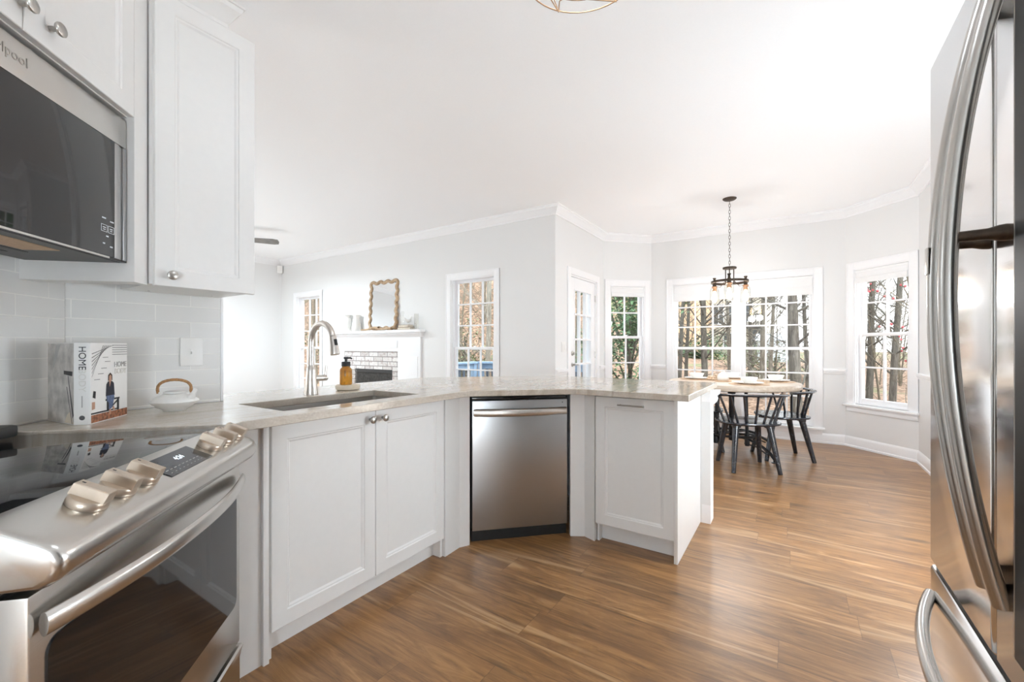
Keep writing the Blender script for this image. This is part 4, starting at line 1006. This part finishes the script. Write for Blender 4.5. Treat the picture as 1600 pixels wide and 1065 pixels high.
# ceiling fan, only one blade tip shows past the wall cabinet
FAN_A = 54
cf = thing('ceiling_fan', 'grey bladed ceiling fan mostly hidden behind the wall cabinet', 'ceiling fan', (-6.34, 2.64, ZC))
m = MB(); m.lathe([(0, -0.25), (0.10, -0.245), (0.12, -0.20), (0.11, -0.14), (0.05, -0.12), (0.02, -0.11), (0.02, -0.05), (0.06, -0.04), (0.07, -0.001), (0, -0.001)], n=28); m.done('motor', fan_grey, cf)
for k in range(5):
    a = math.radians(FAN_A + 72 * k); Mb = Matrix.Rotation(a, 4, 'Z') @ Matrix.Translation((0, 0, -0.173)) @ Matrix.Rotation(math.radians(-18), 4, 'X')
    m = MB(); out = [(0.16, -0.045), (0.60, -0.068), (0.655, -0.055), (0.668, 0.0), (0.655, 0.055), (0.60, 0.068), (0.16, 0.045)]
    m.rings([[Mb @ Vector((x, y, z)) for x, y in out] for z in (-0.004, 0.004)]); bl = m.done('blade', fan_grey, cf, smooth=False)
    m = MB(); m.box(0.10, 0.22, -0.018, 0.018, 0.0045, 0.010, 0, M=Mb); m.done('blade_arm', vent_black, bl)
m = MB(); m.lathe([(0, -0.36), (0.05, -0.355), (0.10, -0.33), (0.115, -0.29), (0.10, -0.2505), (0, -0.2505)], n=28); m.done('added_light_bowl', lamp_glow, cf)  # unseen light bowl added under the fan to brighten the living room
light('fan_fill', 'AREA', (0, 0, -0.365), L_FILL_FAN, LAMP_COL, 0.22, cf)

m = MB(); m.box(-7.5, -3.3, -0.9, 3.3, 0.0005, 0.012, 0.004)  # unseen pale rug, added to bounce the fan's light up to the ceiling
tag(m.done('bounce_rug', linen), 'large pale rug added unseen behind the peninsula to bounce light upward', 'rug')

# unseen globe lamps added as fill for the living room, kitchen and nook
def fill_lamp(label, x, y, power, h=1.20, c=LAMP_COL):
    t = thing('fill_lamp', label, 'lamp', (x, y, 0), 0)
    m = MB(); m.lathe([(0, 0), (0.16, 0), (0.16, 0.02), (0.02, 0.035), (0.016, h), (0, h)], n=24); m.done('stand', bronze, t)
    m = MB(); m.lathe([(0.0, h + 0.001)] + [(0.14 * math.sin(PI * i / 14), h + 0.14 - 0.14 * math.cos(PI * i / 14)) for i in range(1, 14)] + [(0.0, h + 0.28)], n=24); m.done('globe', lamp_glow, t, angle=80)
    light('fill_bulb', 'POINT', (0, 0, h + 0.46), power, c, 0.18, t)
fill_lamp('added globe fill lamp in the far left of the living room, out of view', -6.4, -0.9, L_FILL_LIVING)
fill_lamp('added globe fill lamp behind the partition wall in the living room, out of view', -3.9, -1.2, L_FILL_LIVING)
fill_lamp('added globe fill lamp behind the viewpoint in the kitchen, out of view', 0.80, -1.6, L_FILL_BACK, 0.45, COOL_LAMP_COL)
fill_lamp('added globe fill lamp hidden behind the refrigerator by the right wall', 0.80, 3.05, L_FILL_NOOK, 0.50, COOL_LAMP_COL)  # added to light the floor and cabinet fronts from the right

# ------------------------------------------------------------ dining nook
TX, TY, TZ = -0.58, 5.36, 0.775
dt = thing('round_table', 'round whitewashed wooden dining table on a black iron crank base', 'table', (TX, TY, 0), 0)
m = MB(); m.lathe([(0, TZ - 0.06), (0.645, TZ - 0.06), (0.66, TZ - 0.052), (0.662, TZ - 0.03), (0.66, TZ - 0.008), (0.652, TZ), (0, TZ)], n=72); m.done('tabletop', table_wood, dt, angle=40)
m = MB(); m.lathe([(0, TZ - 0.085), (0.26, TZ - 0.085), (0.26, TZ - 0.0605), (0, TZ - 0.0605)], n=40); m.lathe([(0.0, 0.11), (0.03, 0.12), (0.028, 0.60), (0.05, 0.685), (0.0, 0.6895)], n=20); m.done('column', iron_black, dt, angle=45)
m = MB(); m.tube([(0.25 * math.cos(2 * PI * i / 40), 0.25 * math.sin(2 * PI * i / 40), 0.20) for i in range(40)], 0.014, 8, closed=True, ry=0.014)
for k in range(6):
    a = PI * k / 3; m.tube([(0.02 * math.cos(a), 0.02 * math.sin(a), 0.20), (0.245 * math.cos(a), 0.245 * math.sin(a), 0.20)], 0.008, 6)
m.done('wheel', iron_black, dt, angle=60)
for k in range(4):
    a = math.radians(-40 + 90 * k); c, s_ = math.cos(a), math.sin(a)
    m = MB(); m.tube([(0.20 * c, 0.20 * s_, 0.69), (0.215 * c, 0.215 * s_, 0.14)], 0.017, 10); m.lathe([(0.022, 0.10), (0.026, 0.12), (0.026, 0.16), (0.02, 0.18)], (0.215 * c, 0.215 * s_, 0), 12)
    m.tube([(0.10 * c, 0.10 * s_, 0.175), (0.25 * c, 0.25 * s_, 0.17), (0.40 * c, 0.40 * s_, 0.135), (0.50 * c, 0.50 * s_, 0.085), (0.56 * c, 0.56 * s_, 0.035)], [0.010, 0.013, 0.015, 0.018, 0.022], 10, ry=[0.012, 0.013, 0.014, 0.016, 0.014])
    m.tube([(0.18 * c, 0.18 * s_, 0.12), (0.33 * c, 0.33 * s_, 0.115), (0.48 * c, 0.48 * s_, 0.06)], 0.008, 8)
    lg = m.done('leg', iron_black, dt, angle=60)
    m = MB(); m.lathe([(0.024, 0), (0.024, 0.006), (0.007, 0.009), (0.007, 0.03)], (0.545 * c, 0.545 * s_, 0), 14); m.done('leveler', iron_black, lg)
# spindle chairs
def make_chair():
    t = thing('spindle_chair', '', 'chair')
    m = MB(); N_ = 40; n2 = 2.6
    def outl(k, z, dy=0):
        r = []
        for i in range(N_):
            a = 2 * PI * i / N_; c, s_ = math.cos(a), math.sin(a)
            r.append((0.275 * k * math.copysign(abs(c) ** (2 / n2), c), 0.235 * k * math.copysign(abs(s_) ** (2 / n2), s_) + dy, z))
        return r
    m.rings([outl(0.88, 0.428), outl(0.99, 0.436), outl(1.0, 0.446), outl(0.985, 0.455), outl(0.90, 0.456), outl(0.6, 0.448), outl(0.2, 0.446)]); m.done('seat', chair_black, t, angle=60)
    for sx in (-1, 1):
        for sy, fy in ((-1, -0.225), (1, 0.215)):
            m = MB(); m.tube([(sx * 0.145, sy * 0.13, 0.430), (sx * 0.155, sy * 0.145, 0.36), (sx * 0.20, fy, 0.0)], [0.029, 0.028, 0.019], 14)
            m.box(sx * 0.145 - 0.035, sx * 0.145 + 0.035, sy * 0.13 - 0.03, sy * 0.13 + 0.03, 0.405, 0.434, 0.006); m.done('leg', chair_black, t, angle=50)
    m = MB(); pts = [(0.335 * math.sin(p), -0.272 * math.cos(p) + 0.0, 0.705 + 0.012 * math.cos(p)) for p in [math.radians(-98 + 196 * i / 40) for i in range(41)]]
    m.tube(pts, 0.024, 10, ry=0.012, up=(0, 0, 1)); m.done('back_rail', chair_black, t, angle=60)
    for i in range(9):
        p = math.radians(-84 + 21 * i); q = math.radians(-72 + 18 * i)
        m = MB(); m.tube([(0.235 * math.sin(q), -0.195 * math.cos(q), 0.450), (0.322 * math.sin(p), -0.262 * math.cos(p), 0.708)], [0.0115, 0.0105], 8); m.done('spindle', chair_black, t, angle=60)
    return t
ch = make_chair(); GRP = 'black spindle chairs at the round table'
for i, (x, y, rz, lb) in enumerate(((-0.375, 4.70, 25, 'black spindle-back chair with its back to the kitchen, nearest of the table'), (-0.11, 5.33, 113, 'black spindle-back chair on the right of the round table by the windows'), (-0.90, 5.36, -78, 'black spindle-back chair left of the table, half hidden by the peninsula'))):
    c = ch if i == 0 else copy_tree(ch)
    c.location = (x, y, 0); c.rotation_euler = (0, 0, math.radians(rz)); tag(c, lb, 'chair', GRP)
# place settings
def mesh_lathe(name, prof, mat_, n=36, angle=45):
    m = MB(); m.lathe(prof, n=n); return m.done(name, mat_, angle=angle)
PL = mesh_lathe('dinner_plate', [(0, 0), (0.075, 0), (0.085, 0.004), (0.135, 0.016), (0.134, 0.019), (0.085, 0.008), (0, 0.007)], bowl_white, 40)
BO = mesh_lathe('soup_bowl', [(0, 0), (0.042, 0), (0.046, 0.005), (0.066, 0.022), (0.082, 0.056), (0.083, 0.062), (0.079, 0.062), (0.062, 0.026), (0.035, 0.012), (0, 0.010)], bowl_white, 40)
PM = mesh_lathe('placemat', [(0, 0), (0.185, 0), (0.19, 0.002), (0.185, 0.005), (0, 0.005)], mat_wood, 44)
sets = [(-0.385, 5.02, 'nearest the kitchen'), (-0.165, 5.56, 'on the right of the table'), (-0.965, 5.47, 'on the far left of the table'), (-0.62, 5.79, 'at the back of the table by the window')]
for i, (x, y, w) in enumerate(sets):
    for src, nm, lb, cat, z, g in ((PM, 'placemat', 'round tan placemat under the plate ', 'placemat', TZ + 0.0003, 'placemats on the round table'), (PL, 'dinner_plate', 'white dinner plate under the bowl ', 'plate', TZ + 0.0056, 'plates on the round table'), (BO, 'soup_bowl', 'white bowl on its plate ', 'bowl', TZ + 0.0132, 'bowls on the round table')):
        o = src if i == 0 else src.copy()
        if i: col.objects.link(o)
        o.location = (x, y, z); tag(o, lb + w, cat, g)
jg = thing('ceramic_jug', 'white bottle-necked ceramic jug on a wooden coaster mid-table', 'jug', (-0.66, 5.30, TZ + 0.0115), 0)
m = MB(); m.lathe([(0, 0), (0.052, 0), (0.058, 0.006), (0.060, 0.03), (0.050, 0.065), (0.022, 0.088), (0.018, 0.098), (0.024, 0.108), (0.0, 0.110)], n=32); m.done('jug_body', ceramic_white, jg, angle=45)
o = mesh_lathe('coaster', [(0, 0), (0.085, 0), (0.088, 0.003), (0.086, 0.011), (0, 0.011)], mat_wood, 32); o.location = (-0.66, 5.30, TZ + 0.0002); tag(o, 'round wooden coaster under the white ceramic jug', 'coaster')
wg = thing('wooden_bead_string', 'string of pale wooden beads heaped beside the white jug', 'beads', (-0.78, 5.40, TZ), 0)
rnd = random.Random(4)
m = MB()
for i in range(22):
    a = i * 0.62; r = 0.055 - 0.0012 * i; z = 0.0165 + 0.022 * (i // 10)
    m.lathe([(0, -0.016), (0.010, -0.0125), (0.016, 0), (0.010, 0.0125), (0, 0.016)], (r * math.cos(a) * 1.1, r * math.sin(a), z), 10)
m.done('beads', bead_wood, wg, angle=70)
small('drinking_glass', 'short clear tumbler on the table between the front and right bowls', 'glass', [(0, 0), (0.03, 0), (0.034, 0.075), (0.0325, 0.075), (0.029, 0.006), (0, 0.006)], (-0.30, 5.38, TZ + 0.0003), jar_glass)
o = mesh_lathe('napkin_ring', [(0.016, 0), (0.024, 0.0), (0.026, 0.014), (0.024, 0.03), (0.016, 0.03), (0.014, 0.015), (0.016, 0)], bead_wood, 24); o.location = (-0.235, 5.26, TZ + 0.0003); tag(o, 'pale wooden ring on the table between the front and right place settings', 'napkin ring')

# pendant over the table
pd = thing('chandelier', 'bronze ring chandelier with glowing bulbs in glass jars over the table', 'chandelier', (-0.584, 5.214, ZC))
m = MB(); m.lathe([(0, -0.026), (0.02, -0.026), (0.055, -0.018), (0.07, -0.006), (0.07, -0.0005), (0, -0.0005)], n=32); m.done('canopy', bronze, pd)
m = MB(); zt, zb = -0.026, -0.752; nl = 21
for i in range(nl):
    zc_ = zt - (i + 0.5) * (zt - zb) / nl; hl_ = (zt - zb) / nl * 0.62; ax = (1, 0) if i % 2 else (0, 1)
    m.tube([(ax[0] * 0.009 * math.cos(2 * PI * q / 12), ax[1] * 0.009 * math.cos(2 * PI * q / 12), zc_ + hl_ * math.sin(2 * PI * q / 12)) for q in range(12)], 0.0022, 6, closed=True)
m.done('chain', bronze, pd, angle=70)
m = MB(); m.lathe([(0.0, -0.772), (0.055, -0.772), (0.068, -0.768), (0.070, -0.756), (0.066, -0.750), (0, -0.750)], n=32); m.done('top_plate', bronze, pd)
for k in range(3):
    a = math.radians(-85 + 120 * k); m = MB(); m.cyl((0.046 * math.cos(a), 0.046 * math.sin(a), -0.771), (0.046 * math.cos(a), 0.046 * math.sin(a), -0.935), 0.0055, n=10)
    m.tube([(0.046 * math.cos(a), 0.046 * math.sin(a), -0.925), (0.10 * math.cos(a), 0.10 * math.sin(a), -0.935), (0.172 * math.cos(a), 0.172 * math.sin(a), -0.92)], 0.005, 8); m.done('rod', bronze, pd)
m = MB(); N_ = 56
rs = [[((0.178 + r) * math.cos(2 * PI * i / N_), (0.178 + r) * math.sin(2 * PI * i / N_), z) for i in range(N_)] for r, z in ((-0.007, -0.922), (0.007, -0.922), (0.007, -0.898), (-0.007, -0.898), (-0.007, -0.922))]
m.rings(rs, cap0=False, cap1=False); bmesh.ops.remove_doubles(m.bm, verts=m.bm.verts[:], dist=1e-6); m.done('ring', bronze, pd, angle=40)
for k in range(3):
    a = math.radians(-85 + 120 * k); c, s_ = math.cos(a), math.sin(a); x, y = 0.178 * c, 0.178 * s_
    m = MB(); m.lathe([(0.014, -0.955), (0.02, -0.95), (0.02, -0.90), (0.013, -0.885), (0.013, -0.862), (0.018, -0.855), (0.018, -0.845), (0, -0.845)], (x, y, 0), 16); m.tube([(x * 0.25, y * 0.25, -0.89), (x * 0.6, y * 0.6, -0.955), (x, y, -0.94)], 0.003, 6); m.done('arm_bracket', bronze, pd)
    m = MB(); m.lathe([(0.0, -0.995), (0.022, -0.995), (0.023, -0.955), (0.030, -0.952), (0.030, -0.942), (0, -0.942)], (x, y, 0), 20); m.done('socket', copper, pd)
    m = MB(); m.lathe([(0.0, -1.118), (0.018, -1.113), (0.027, -1.09), (0.026, -1.05), (0.015, -1.01), (0.011, -0.9955), (0, -0.9955)], (x, y, 0), 18); m.done('bulb', bulb_glow, pd, angle=70)
    m = MB(); m.lathe([(0.034, -0.958), (0.040, -0.965), (0.048, -0.99), (0.050, -1.02), (0.050, -1.135), (0.048, -1.135), (0.0475, -1.02), (0.046, -0.992), (0.038, -0.967), (0.033, -0.961), (0.034, -0.958)], (x, y, 0), 28); m.done('jar_shade', jar_glass, pd, angle=60)
    light('bulb_lamp', 'POINT', (x, y, -1.17), L_PENDANT, (0.92, 0.95, 1.0), 0.05, pd)

# ------------------------------------------------------------ outdoors
def sm(t): t = max(0, min(1, t)); return t * t * (3 - 2 * t)
def gz(x, y):
    hill = 7.0 * sm((-x - 4.5) / 12) * sm((y - 7.0) / 12)
    return -0.55 + 0.9 * sm((y - 6) / 26) + hill + 0.05 * math.sin(x * 1.3 + y * 0.7) + 0.04 * math.sin(y * 1.9 - x)
m = MB(); nxg, nyg = 90, 90; grid = []
for j in range(nyg + 1):
    y = 4.0 + 76 * (j / nyg) ** 1.8; row = []
    for i in range(nxg + 1):
        u = i / nxg * 2 - 1; x = -5 + 55 * math.copysign(abs(u) ** 1.6, u); row.append(m.bm.verts.new((x, y, gz(x, y) - (0.4 if y < 6.6 else 0))))
    grid.append(row)
for j in range(nyg):
    for i in range(nxg): m.face([grid[j][i], grid[j][i + 1], grid[j + 1][i + 1], grid[j + 1][i]])
o = m.done('yard_ground', ground_leaves, angle=80); o['kind'] = 'structure'

def tree_mesh(seed, h, r, nb, spread=1.0, depth=2, low=0.25, twigs=5):
    rn = random.Random(seed); m = MB()
    def limb(p, d, L, r0, lev):
        n = 5 if lev else 9; pts = [p]; rs = [r0]; q = p.copy(); dd = d.copy()
        for i in range(1, n):
            dd = (dd + Vector((rn.uniform(-1, 1), rn.uniform(-1, 1), rn.uniform(-0.3, 0.6))) * (0.05 if lev == 0 else 0.22)).normalized()
            q = q + dd * (L / (n - 1)); pts.append(q.copy()); rs.append(max(r0 * (1 - 0.80 * i / (n - 1)), 0.004))
        m.tube(pts, rs, 9 if lev == 0 else (5 if lev == 1 else 4), cap=False)
        if lev < depth:
            for _ in range(nb if lev == 0 else twigs):
                t = rn.uniform(low, 0.97) if lev == 0 else rn.uniform(0.25, 1.0); k = min(int(t * (n - 1)), n - 2)
                a = rn.uniform(0, 2 * PI); nd = Vector((math.cos(a), math.sin(a), rn.uniform(0.05, 0.9))).normalized()
                nd = (nd + dd * 0.35).normalized()
                limb(pts[k].lerp(pts[k + 1], rn.random()), nd, L * (rn.uniform(0.16, 0.34) * spread if lev == 0 else rn.uniform(0.35, 0.6)), max(rs[k] * 0.27, 0.006) if lev == 0 else max(rs[k] * 0.6, 0.004), lev + 1)
    limb(Vector((0, 0, -0.2)), Vector((rn.uniform(-0.04, 0.04), rn.uniform(-0.04, 0.04), 1)).normalized(), h, r, 0)
    return m
def put_tree(src, name, x, y, s, rz, label, group=None, first=False, dz=0.0, tilt=0.0):
    o = src if first else src.copy()
    if not first: col.objects.link(o)
    o.name = name; o.location = (x, y, gz(x, y) + dz); o.rotation_euler = (tilt, 0, rz); o.scale = (s, s, s)
    for k in ('label', 'group'):
        if k in o.keys(): del o[k]
    tag(o, label, 'tree', group); return o
protos = [tree_mesh(11, 13, 0.095, 44, 0.8, 2, 0.07).done('bare_tree', bark, angle=80), tree_mesh(12, 12, 0.09, 40, 0.8, 2, 0.08).done('bare_tree', bark_pale, angle=80), tree_mesh(13, 10, 0.05, 46, 1.0, 2, 0.05).done('bare_tree', twig, angle=80), tree_mesh(14, 8, 0.04, 44, 1.3, 2, 0.04, 7).done('bare_tree', twig, angle=80)]
big = [(0, -1.56, 13.7, 0.75, 0.3, 'grey tree trunk at the left edge of the double window, before the tan house', 13),]
TREES = [
    (0, -2.92, 13.64, 0.72, 'dark tree trunk nearest the left edge of the double window'),
    (0, -2.98, 14.99, 0.68, 'dark tree trunk between the two left columns of panes before the tan house'),
    (0, -2.05, 12.99, 0.95, 'wide dark tree trunk where the tan and cream houses meet'),
    (1, -1.73, 15.62, 0.75, 'pale mottled tree trunk before the cream house, left of the central mullion'),
    (0, -1.36, 18.2, 0.80, 'dark slim tree trunk just right of the central mullion'),
    (1, -0.75, 13.87, 0.82, 'pale tree trunk in the left column of the right-hand sash'),
    (1, -0.69, 17.5, 0.80, 'pale mottled tree trunk in the middle column of the right-hand sash'),
    (0, 0.07, 11.42, 1.30, 'thickest dark tree trunk in the right column of the double window'),
    (0, 0.32, 13.37, 0.62, 'thin dark tree trunk at the right edge of the double window'),
    (0, 1.61, 14.22, 0.85, 'dark trunk in the left panes of the window nearest the refrigerator'),
    (0, 1.91, 13.21, 0.80, 'knotted trunk in the right panes of the window nearest the refrigerator'),
    (2, 2.92, 18.68, 0.85, 'thin trunk between the others in the window nearest the refrigerator'),
    (1, -6.57, 8.84, 0.85, 'pale trunk at the right side of the window right of the mantel'),
]
used = set()
for i, (k, x, y, s, lb) in enumerate(TREES):
    put_tree(protos[k], 'bare_tree', x, y, s, i * 1.3, lb, None, k not in used); used.add(k)
rn = random.Random(77)
def scatter(n, xr, yr, kinds, smin, smax, label, group):
    for i in range(n):
        k = rn.choice(kinds); f_ = k not in used; used.add(k)
        put_tree(protos[k], 'bare_tree', rn.uniform(*xr), rn.uniform(*yr), rn.uniform(smin, smax), rn.uniform(0, 6.28), label, group, f_, 0.0, rn.uniform(-0.08, 0.08))
scatter(26, (-15.5, -6.2), (8.6, 17), (2, 3, 3, 2), 0.4, 0.9, 'tangled bare tree on the leafy slope beyond the living room windows', 'bare trees on the slope')
scatter(14, (-24, -13), (7.5, 16), (2, 3), 0.6, 1.0, 'tangled bare tree on the slope left of the fireplace', 'bare trees left of the fireplace')
scatter(30, (1.0, 9), (11.5, 28), (2, 3, 3, 2), 0.4, 0.85, 'bare tree in the woods beyond the window nearest the refrigerator', 'woods on the right')
scatter(12, (-1.4, 3.0), (16, 34), (2, 3, 3), 0.4, 0.8, 'slender bare tree in the yard beyond the double window', 'slender trees in the yard')

def leafy(name, label, x, y, h, rad, nleaf, mat_, leaf=0.09, seed=1, z0=0.3, cat='shrub'):
    rn2 = random.Random(seed); t = thing(name, label, cat, (x, y, gz(x, y)), 0)
    m = MB(); clusters = []
    for i in range(26):
        a = rn2.uniform(0, 6.28); zz = rn2.uniform(z0, h); rr_ = rad * math.sqrt(rn2.random()) * (1 - 0.5 * max(0, zz / h - 0.4)); p = Vector((rr_ * math.cos(a), rr_ * math.sin(a), zz)); clusters.append(p)
        m.tube([(0, 0, zz * 0.35), (p.x * 0.5, p.y * 0.5, zz * 0.75), p], [0.03, 0.018, 0.008], 5)
    m.tube([(0, 0, -0.2), (0.03, 0.0, h * 0.4), (0, 0.03, h * 0.8)], [0.06, 0.05, 0.02], 7); m.done('stems', bark, t, angle=80)
    m = MB()
    for i in range(nleaf):
        p = rn2.choice(clusters) + Vector((rn2.gauss(0, 0.26), rn2.gauss(0, 0.26), rn2.gauss(0, 0.24)))
        a, b = rn2.uniform(0, 6.28), rn2.uniform(-0.5, 1.0); d1 = Vector((math.cos(a) * math.cos(b), math.sin(a) * math.cos(b), math.sin(b))); s1 = Vector((-math.sin(a), math.cos(a), rn2.uniform(-0.4, 0.4))).normalized(); L = leaf * rn2.uniform(0.7, 1.35); w = L * 0.24
        v = [m.bm.verts.new(q) for q in (p, p + d1 * L * 0.5 + s1 * w, p + d1 * L - Vector((0, 0, L * 0.15)), p + d1 * L * 0.5 - s1 * w)]
        m.face([v[0], v[1], v[2]]); m.face([v[0], v[2], v[3]])
    m.done('foliage', mat_, t, smooth=False); return t
leafy('evergreen_shrub', 'glossy dark evergreen tree filling the narrow window beside the door', -3.15, 9.7, 4.4, 1.35, 9000, leaf_green, 0.115, 3, cat='tree')
leafy('evergreen_shrub', 'green shrub lit between the tan and cream houses', -2.3, 24.0, 1.0, 0.8, 900, leaf_moss, 0.16, 5, 0.1)
leafy('evergreen_shrub', 'low green shrub under the pale trunks in the right-hand sash', -0.6, 19.0, 1.1, 1.2, 1200, leaf_moss, 0.14, 6, 0.1)
leafy('evergreen_shrub', 'green undergrowth on the slope left of the fireplace', -14.4, 10.2, 2.0, 1.4, 1500, leaf_moss, 0.16, 8, 0.1)
leafy('evergreen_shrub', 'olive undergrowth in the left panes of the window right of the mantel', -9.3, 11.2, 1.6, 1.0, 1300, leaf_moss, 0.14, 9, 0.1)
leafy('evergreen_shrub', 'dark shrub by the foundation of the tan house', -4.9, 29.5, 1.5, 1.8, 1500, leaf_green, 0.22, 10, 0.1)
# red budding tree by the right window
rb = thing('red_budding_tree', 'young tree with red buds in the window nearest the refrigerator', 'tree', (1.95, 10.6, gz(1.95, 10.6)), 40)
tm = tree_mesh(31, 6.0, 0.05, 24, 1.35, 2, 0.22, 6)
ends = [v.co.copy() for v in tm.bm.verts if v.co.z > 1.4]
tm.done('branches', twig, rb, angle=80)
m = MB(); r3 = random.Random(9)
for i in range(800):
    p = r3.choice(ends) + Vector((r3.gauss(0, 0.02), r3.gauss(0, 0.02), r3.gauss(0, 0.02)))
    m.lathe([(0, -0.024), (0.020, -0.006), (0.023, 0.010), (0, 0.026)], p, 5)
m.done('red_buds', redbud, rb, angle=80)

# houses across the yard
def house(name, label, x0, x1, y0, y1, z0, z1, mat_, wins, decks=(), eave=0.35):
    h = thing(name, label, 'house', ((x0 + x1) / 2, y0, z0), 0); cx = (x0 + x1) / 2
    m = MB(); m.box(x0 - cx, x1 - cx, 0, y1 - y0, -1, z1 - z0); m.done('walls', mat_, h, smooth=False)
    w = (x1 - x0) / 2 + eave; H_ = (x1 - x0) * 0.25
    m = MB(); m.rings([[(-w, a, z1 - z0 + 0.02), (w, a, z1 - z0 + 0.02), (w, a, z1 - z0 + 0.22), (0, a, z1 - z0 + 0.22 + H_), (-w, a, z1 - z0 + 0.22)] for a in (-eave, y1 - y0 + eave)]); m.done('roof', roof_grey, h, smooth=False)
    for wx_, wz, ww, wh in wins:
        m = MB(); a, b = wx_ - cx, wz - z0
        for q in ((a - ww / 2 - 0.1, a - ww / 2), (a + ww / 2, a + ww / 2 + 0.1), (a - 0.03, a + 0.03)): m.box(q[0], q[1], -0.05, -0.001, b - 0.1, b + wh + 0.1)
        for q in (b - 0.1, b + wh / 2 - 0.03, b + wh): m.box(a - ww / 2, a + ww / 2, -0.048, -0.001, q, q + (0.06 if q == b + wh / 2 - 0.03 else 0.1))
        f_ = m.done('window', shed_white, h, smooth=False)
        m = MB(); m.box(a - ww / 2, a + ww / 2, -0.02, -0.002, b, b + wh); m.done('window_pane', pane_dark, f_, smooth=False)
    for dx0, dx1, dz in decks:
        m = MB(); a0, a1, b = dx0 - cx, dx1 - cx, dz - z0
        m.box(a0, a1, -1.6, -0.01, b - 0.2, b); m.box(a0, a1, -1.6, -1.55, b + 0.9, b + 1.0)
        for i in range(13): q = a0 + (a1 - a0) * i / 12; m.box(q - 0.03, q + 0.03, -1.6, -1.55, b, b + 0.9)
        for q in (a0, a1 - 0.15): m.box(q, q + 0.15, -1.6, -1.45, -1, b + 1.0)
        m.done('balcony', vent_black, h, smooth=False)
    return h
house('house', 'tan house beyond the trees in the left sash of the double window', -19.0, -6.35, 36.5, 45, 0.2, 9.5, house_tan, [(-8.7, 1.9, 0.9, 1.3), (-12, 2.0, 0.9, 1.3), (-11, 5.6, 0.9, 1.5)])
house('house', 'cream house with black balconies beyond the central mullion', -6.3, -2.0, 42.5, 52, 0.1, 5.6, house_cream, [(-5.65, 3.2, 0.75, 1.7), (-4.6, 3.2, 0.75, 1.7), (-3.5, 3.4, 0.9, 1.5), (-4.9, 1.0, 0.6, 1.3), (-2.6, 1.0, 0.9, 1.6)], [(-4.2, -2.1, 0.55), (-4.2, -2.1, 2.9)])
sh = thing('garden_shed', 'small white shed beyond the trees in the right-hand sash', 'shed', (-1.0, 28.5, gz(-1.0, 28.5) - 0.1), 0)
m = MB(); m.box(-0.75, 0.75, 0, 1.4, 0, 1.35)
for i in range(9): m.box(-0.76, 0.76, -0.015, 0.0, 0.05 + i * 0.14, 0.14 + i * 0.14)
m.done('walls', shed_white, sh, smooth=False); m = MB(); m.extrude([(-0.15, 1.36), (1.55, 1.36), (0.7, 1.75)], -0.85, 0.85); m.done('roof', shed_white, sh, smooth=False)
# deck with blue railing outside the door
dk = thing('wooden_deck', 'blue-grey wooden deck outside the glazed door', 'deck', (-3.6, 5.5, -0.08), 0)
m = MB()
for i in range(15): m.box(-1.45 - 0.0, 1.15, -0.95 + i * 0.142, -0.95 + i * 0.142 + 0.136, -0.04, 0.0, 0.003)
m.done('boards', deck_dark, dk, smooth=False)
m = MB()
for px_ in (-1.4, -0.1, 1.1):
    for py_ in (-0.7, 1.05): m.box(px_ - 0.05, px_ + 0.05, py_ - 0.05, py_ + 0.05, -1.2, -0.041)
m.done('posts', deck_dark, dk, smooth=False)
def railing(name, label, p0, p1, n):
    d_ = Vector(p1) - Vector(p0); L = d_.length
    r = thing(name, label, 'railing', (*p0, -0.079), math.degrees(math.atan2(d_.y, d_.x)))
    m = MB(); m.box(-0.03, L + 0.03, -0.07, 0.07, 0.925, 0.962, 0.004); m.box(0.045, L - 0.045, -0.019, 0.019, 0.83, 0.92, 0.002); m.box(0.045, L - 0.045, -0.019, 0.019, 0.08, 0.16, 0.002); m.done('rails', deck_blue, r)
    m = MB()
    for i in range(1, n): q = L * i / n; m.box(q - 0.018, q + 0.018, 0.0195, 0.055, 0.06, 0.91)
    b_ = m.done('balusters', deck_dark, r, smooth=False)
    for q in (0, L):
        m = MB(); m.box(q - 0.045, q + 0.045, -0.045, 0.045, 0.0, 0.9245, 0.003); m.done('post', deck_blue, r)
railing('deck_railing', 'blue deck railing running along the yard outside the door and windows', (-4.92, 6.42), (-2.50, 6.42), 20)
railing('deck_railing', 'blue deck railing at the left end of the deck', (-5.0, 4.72), (-5.0, 6.30), 13)
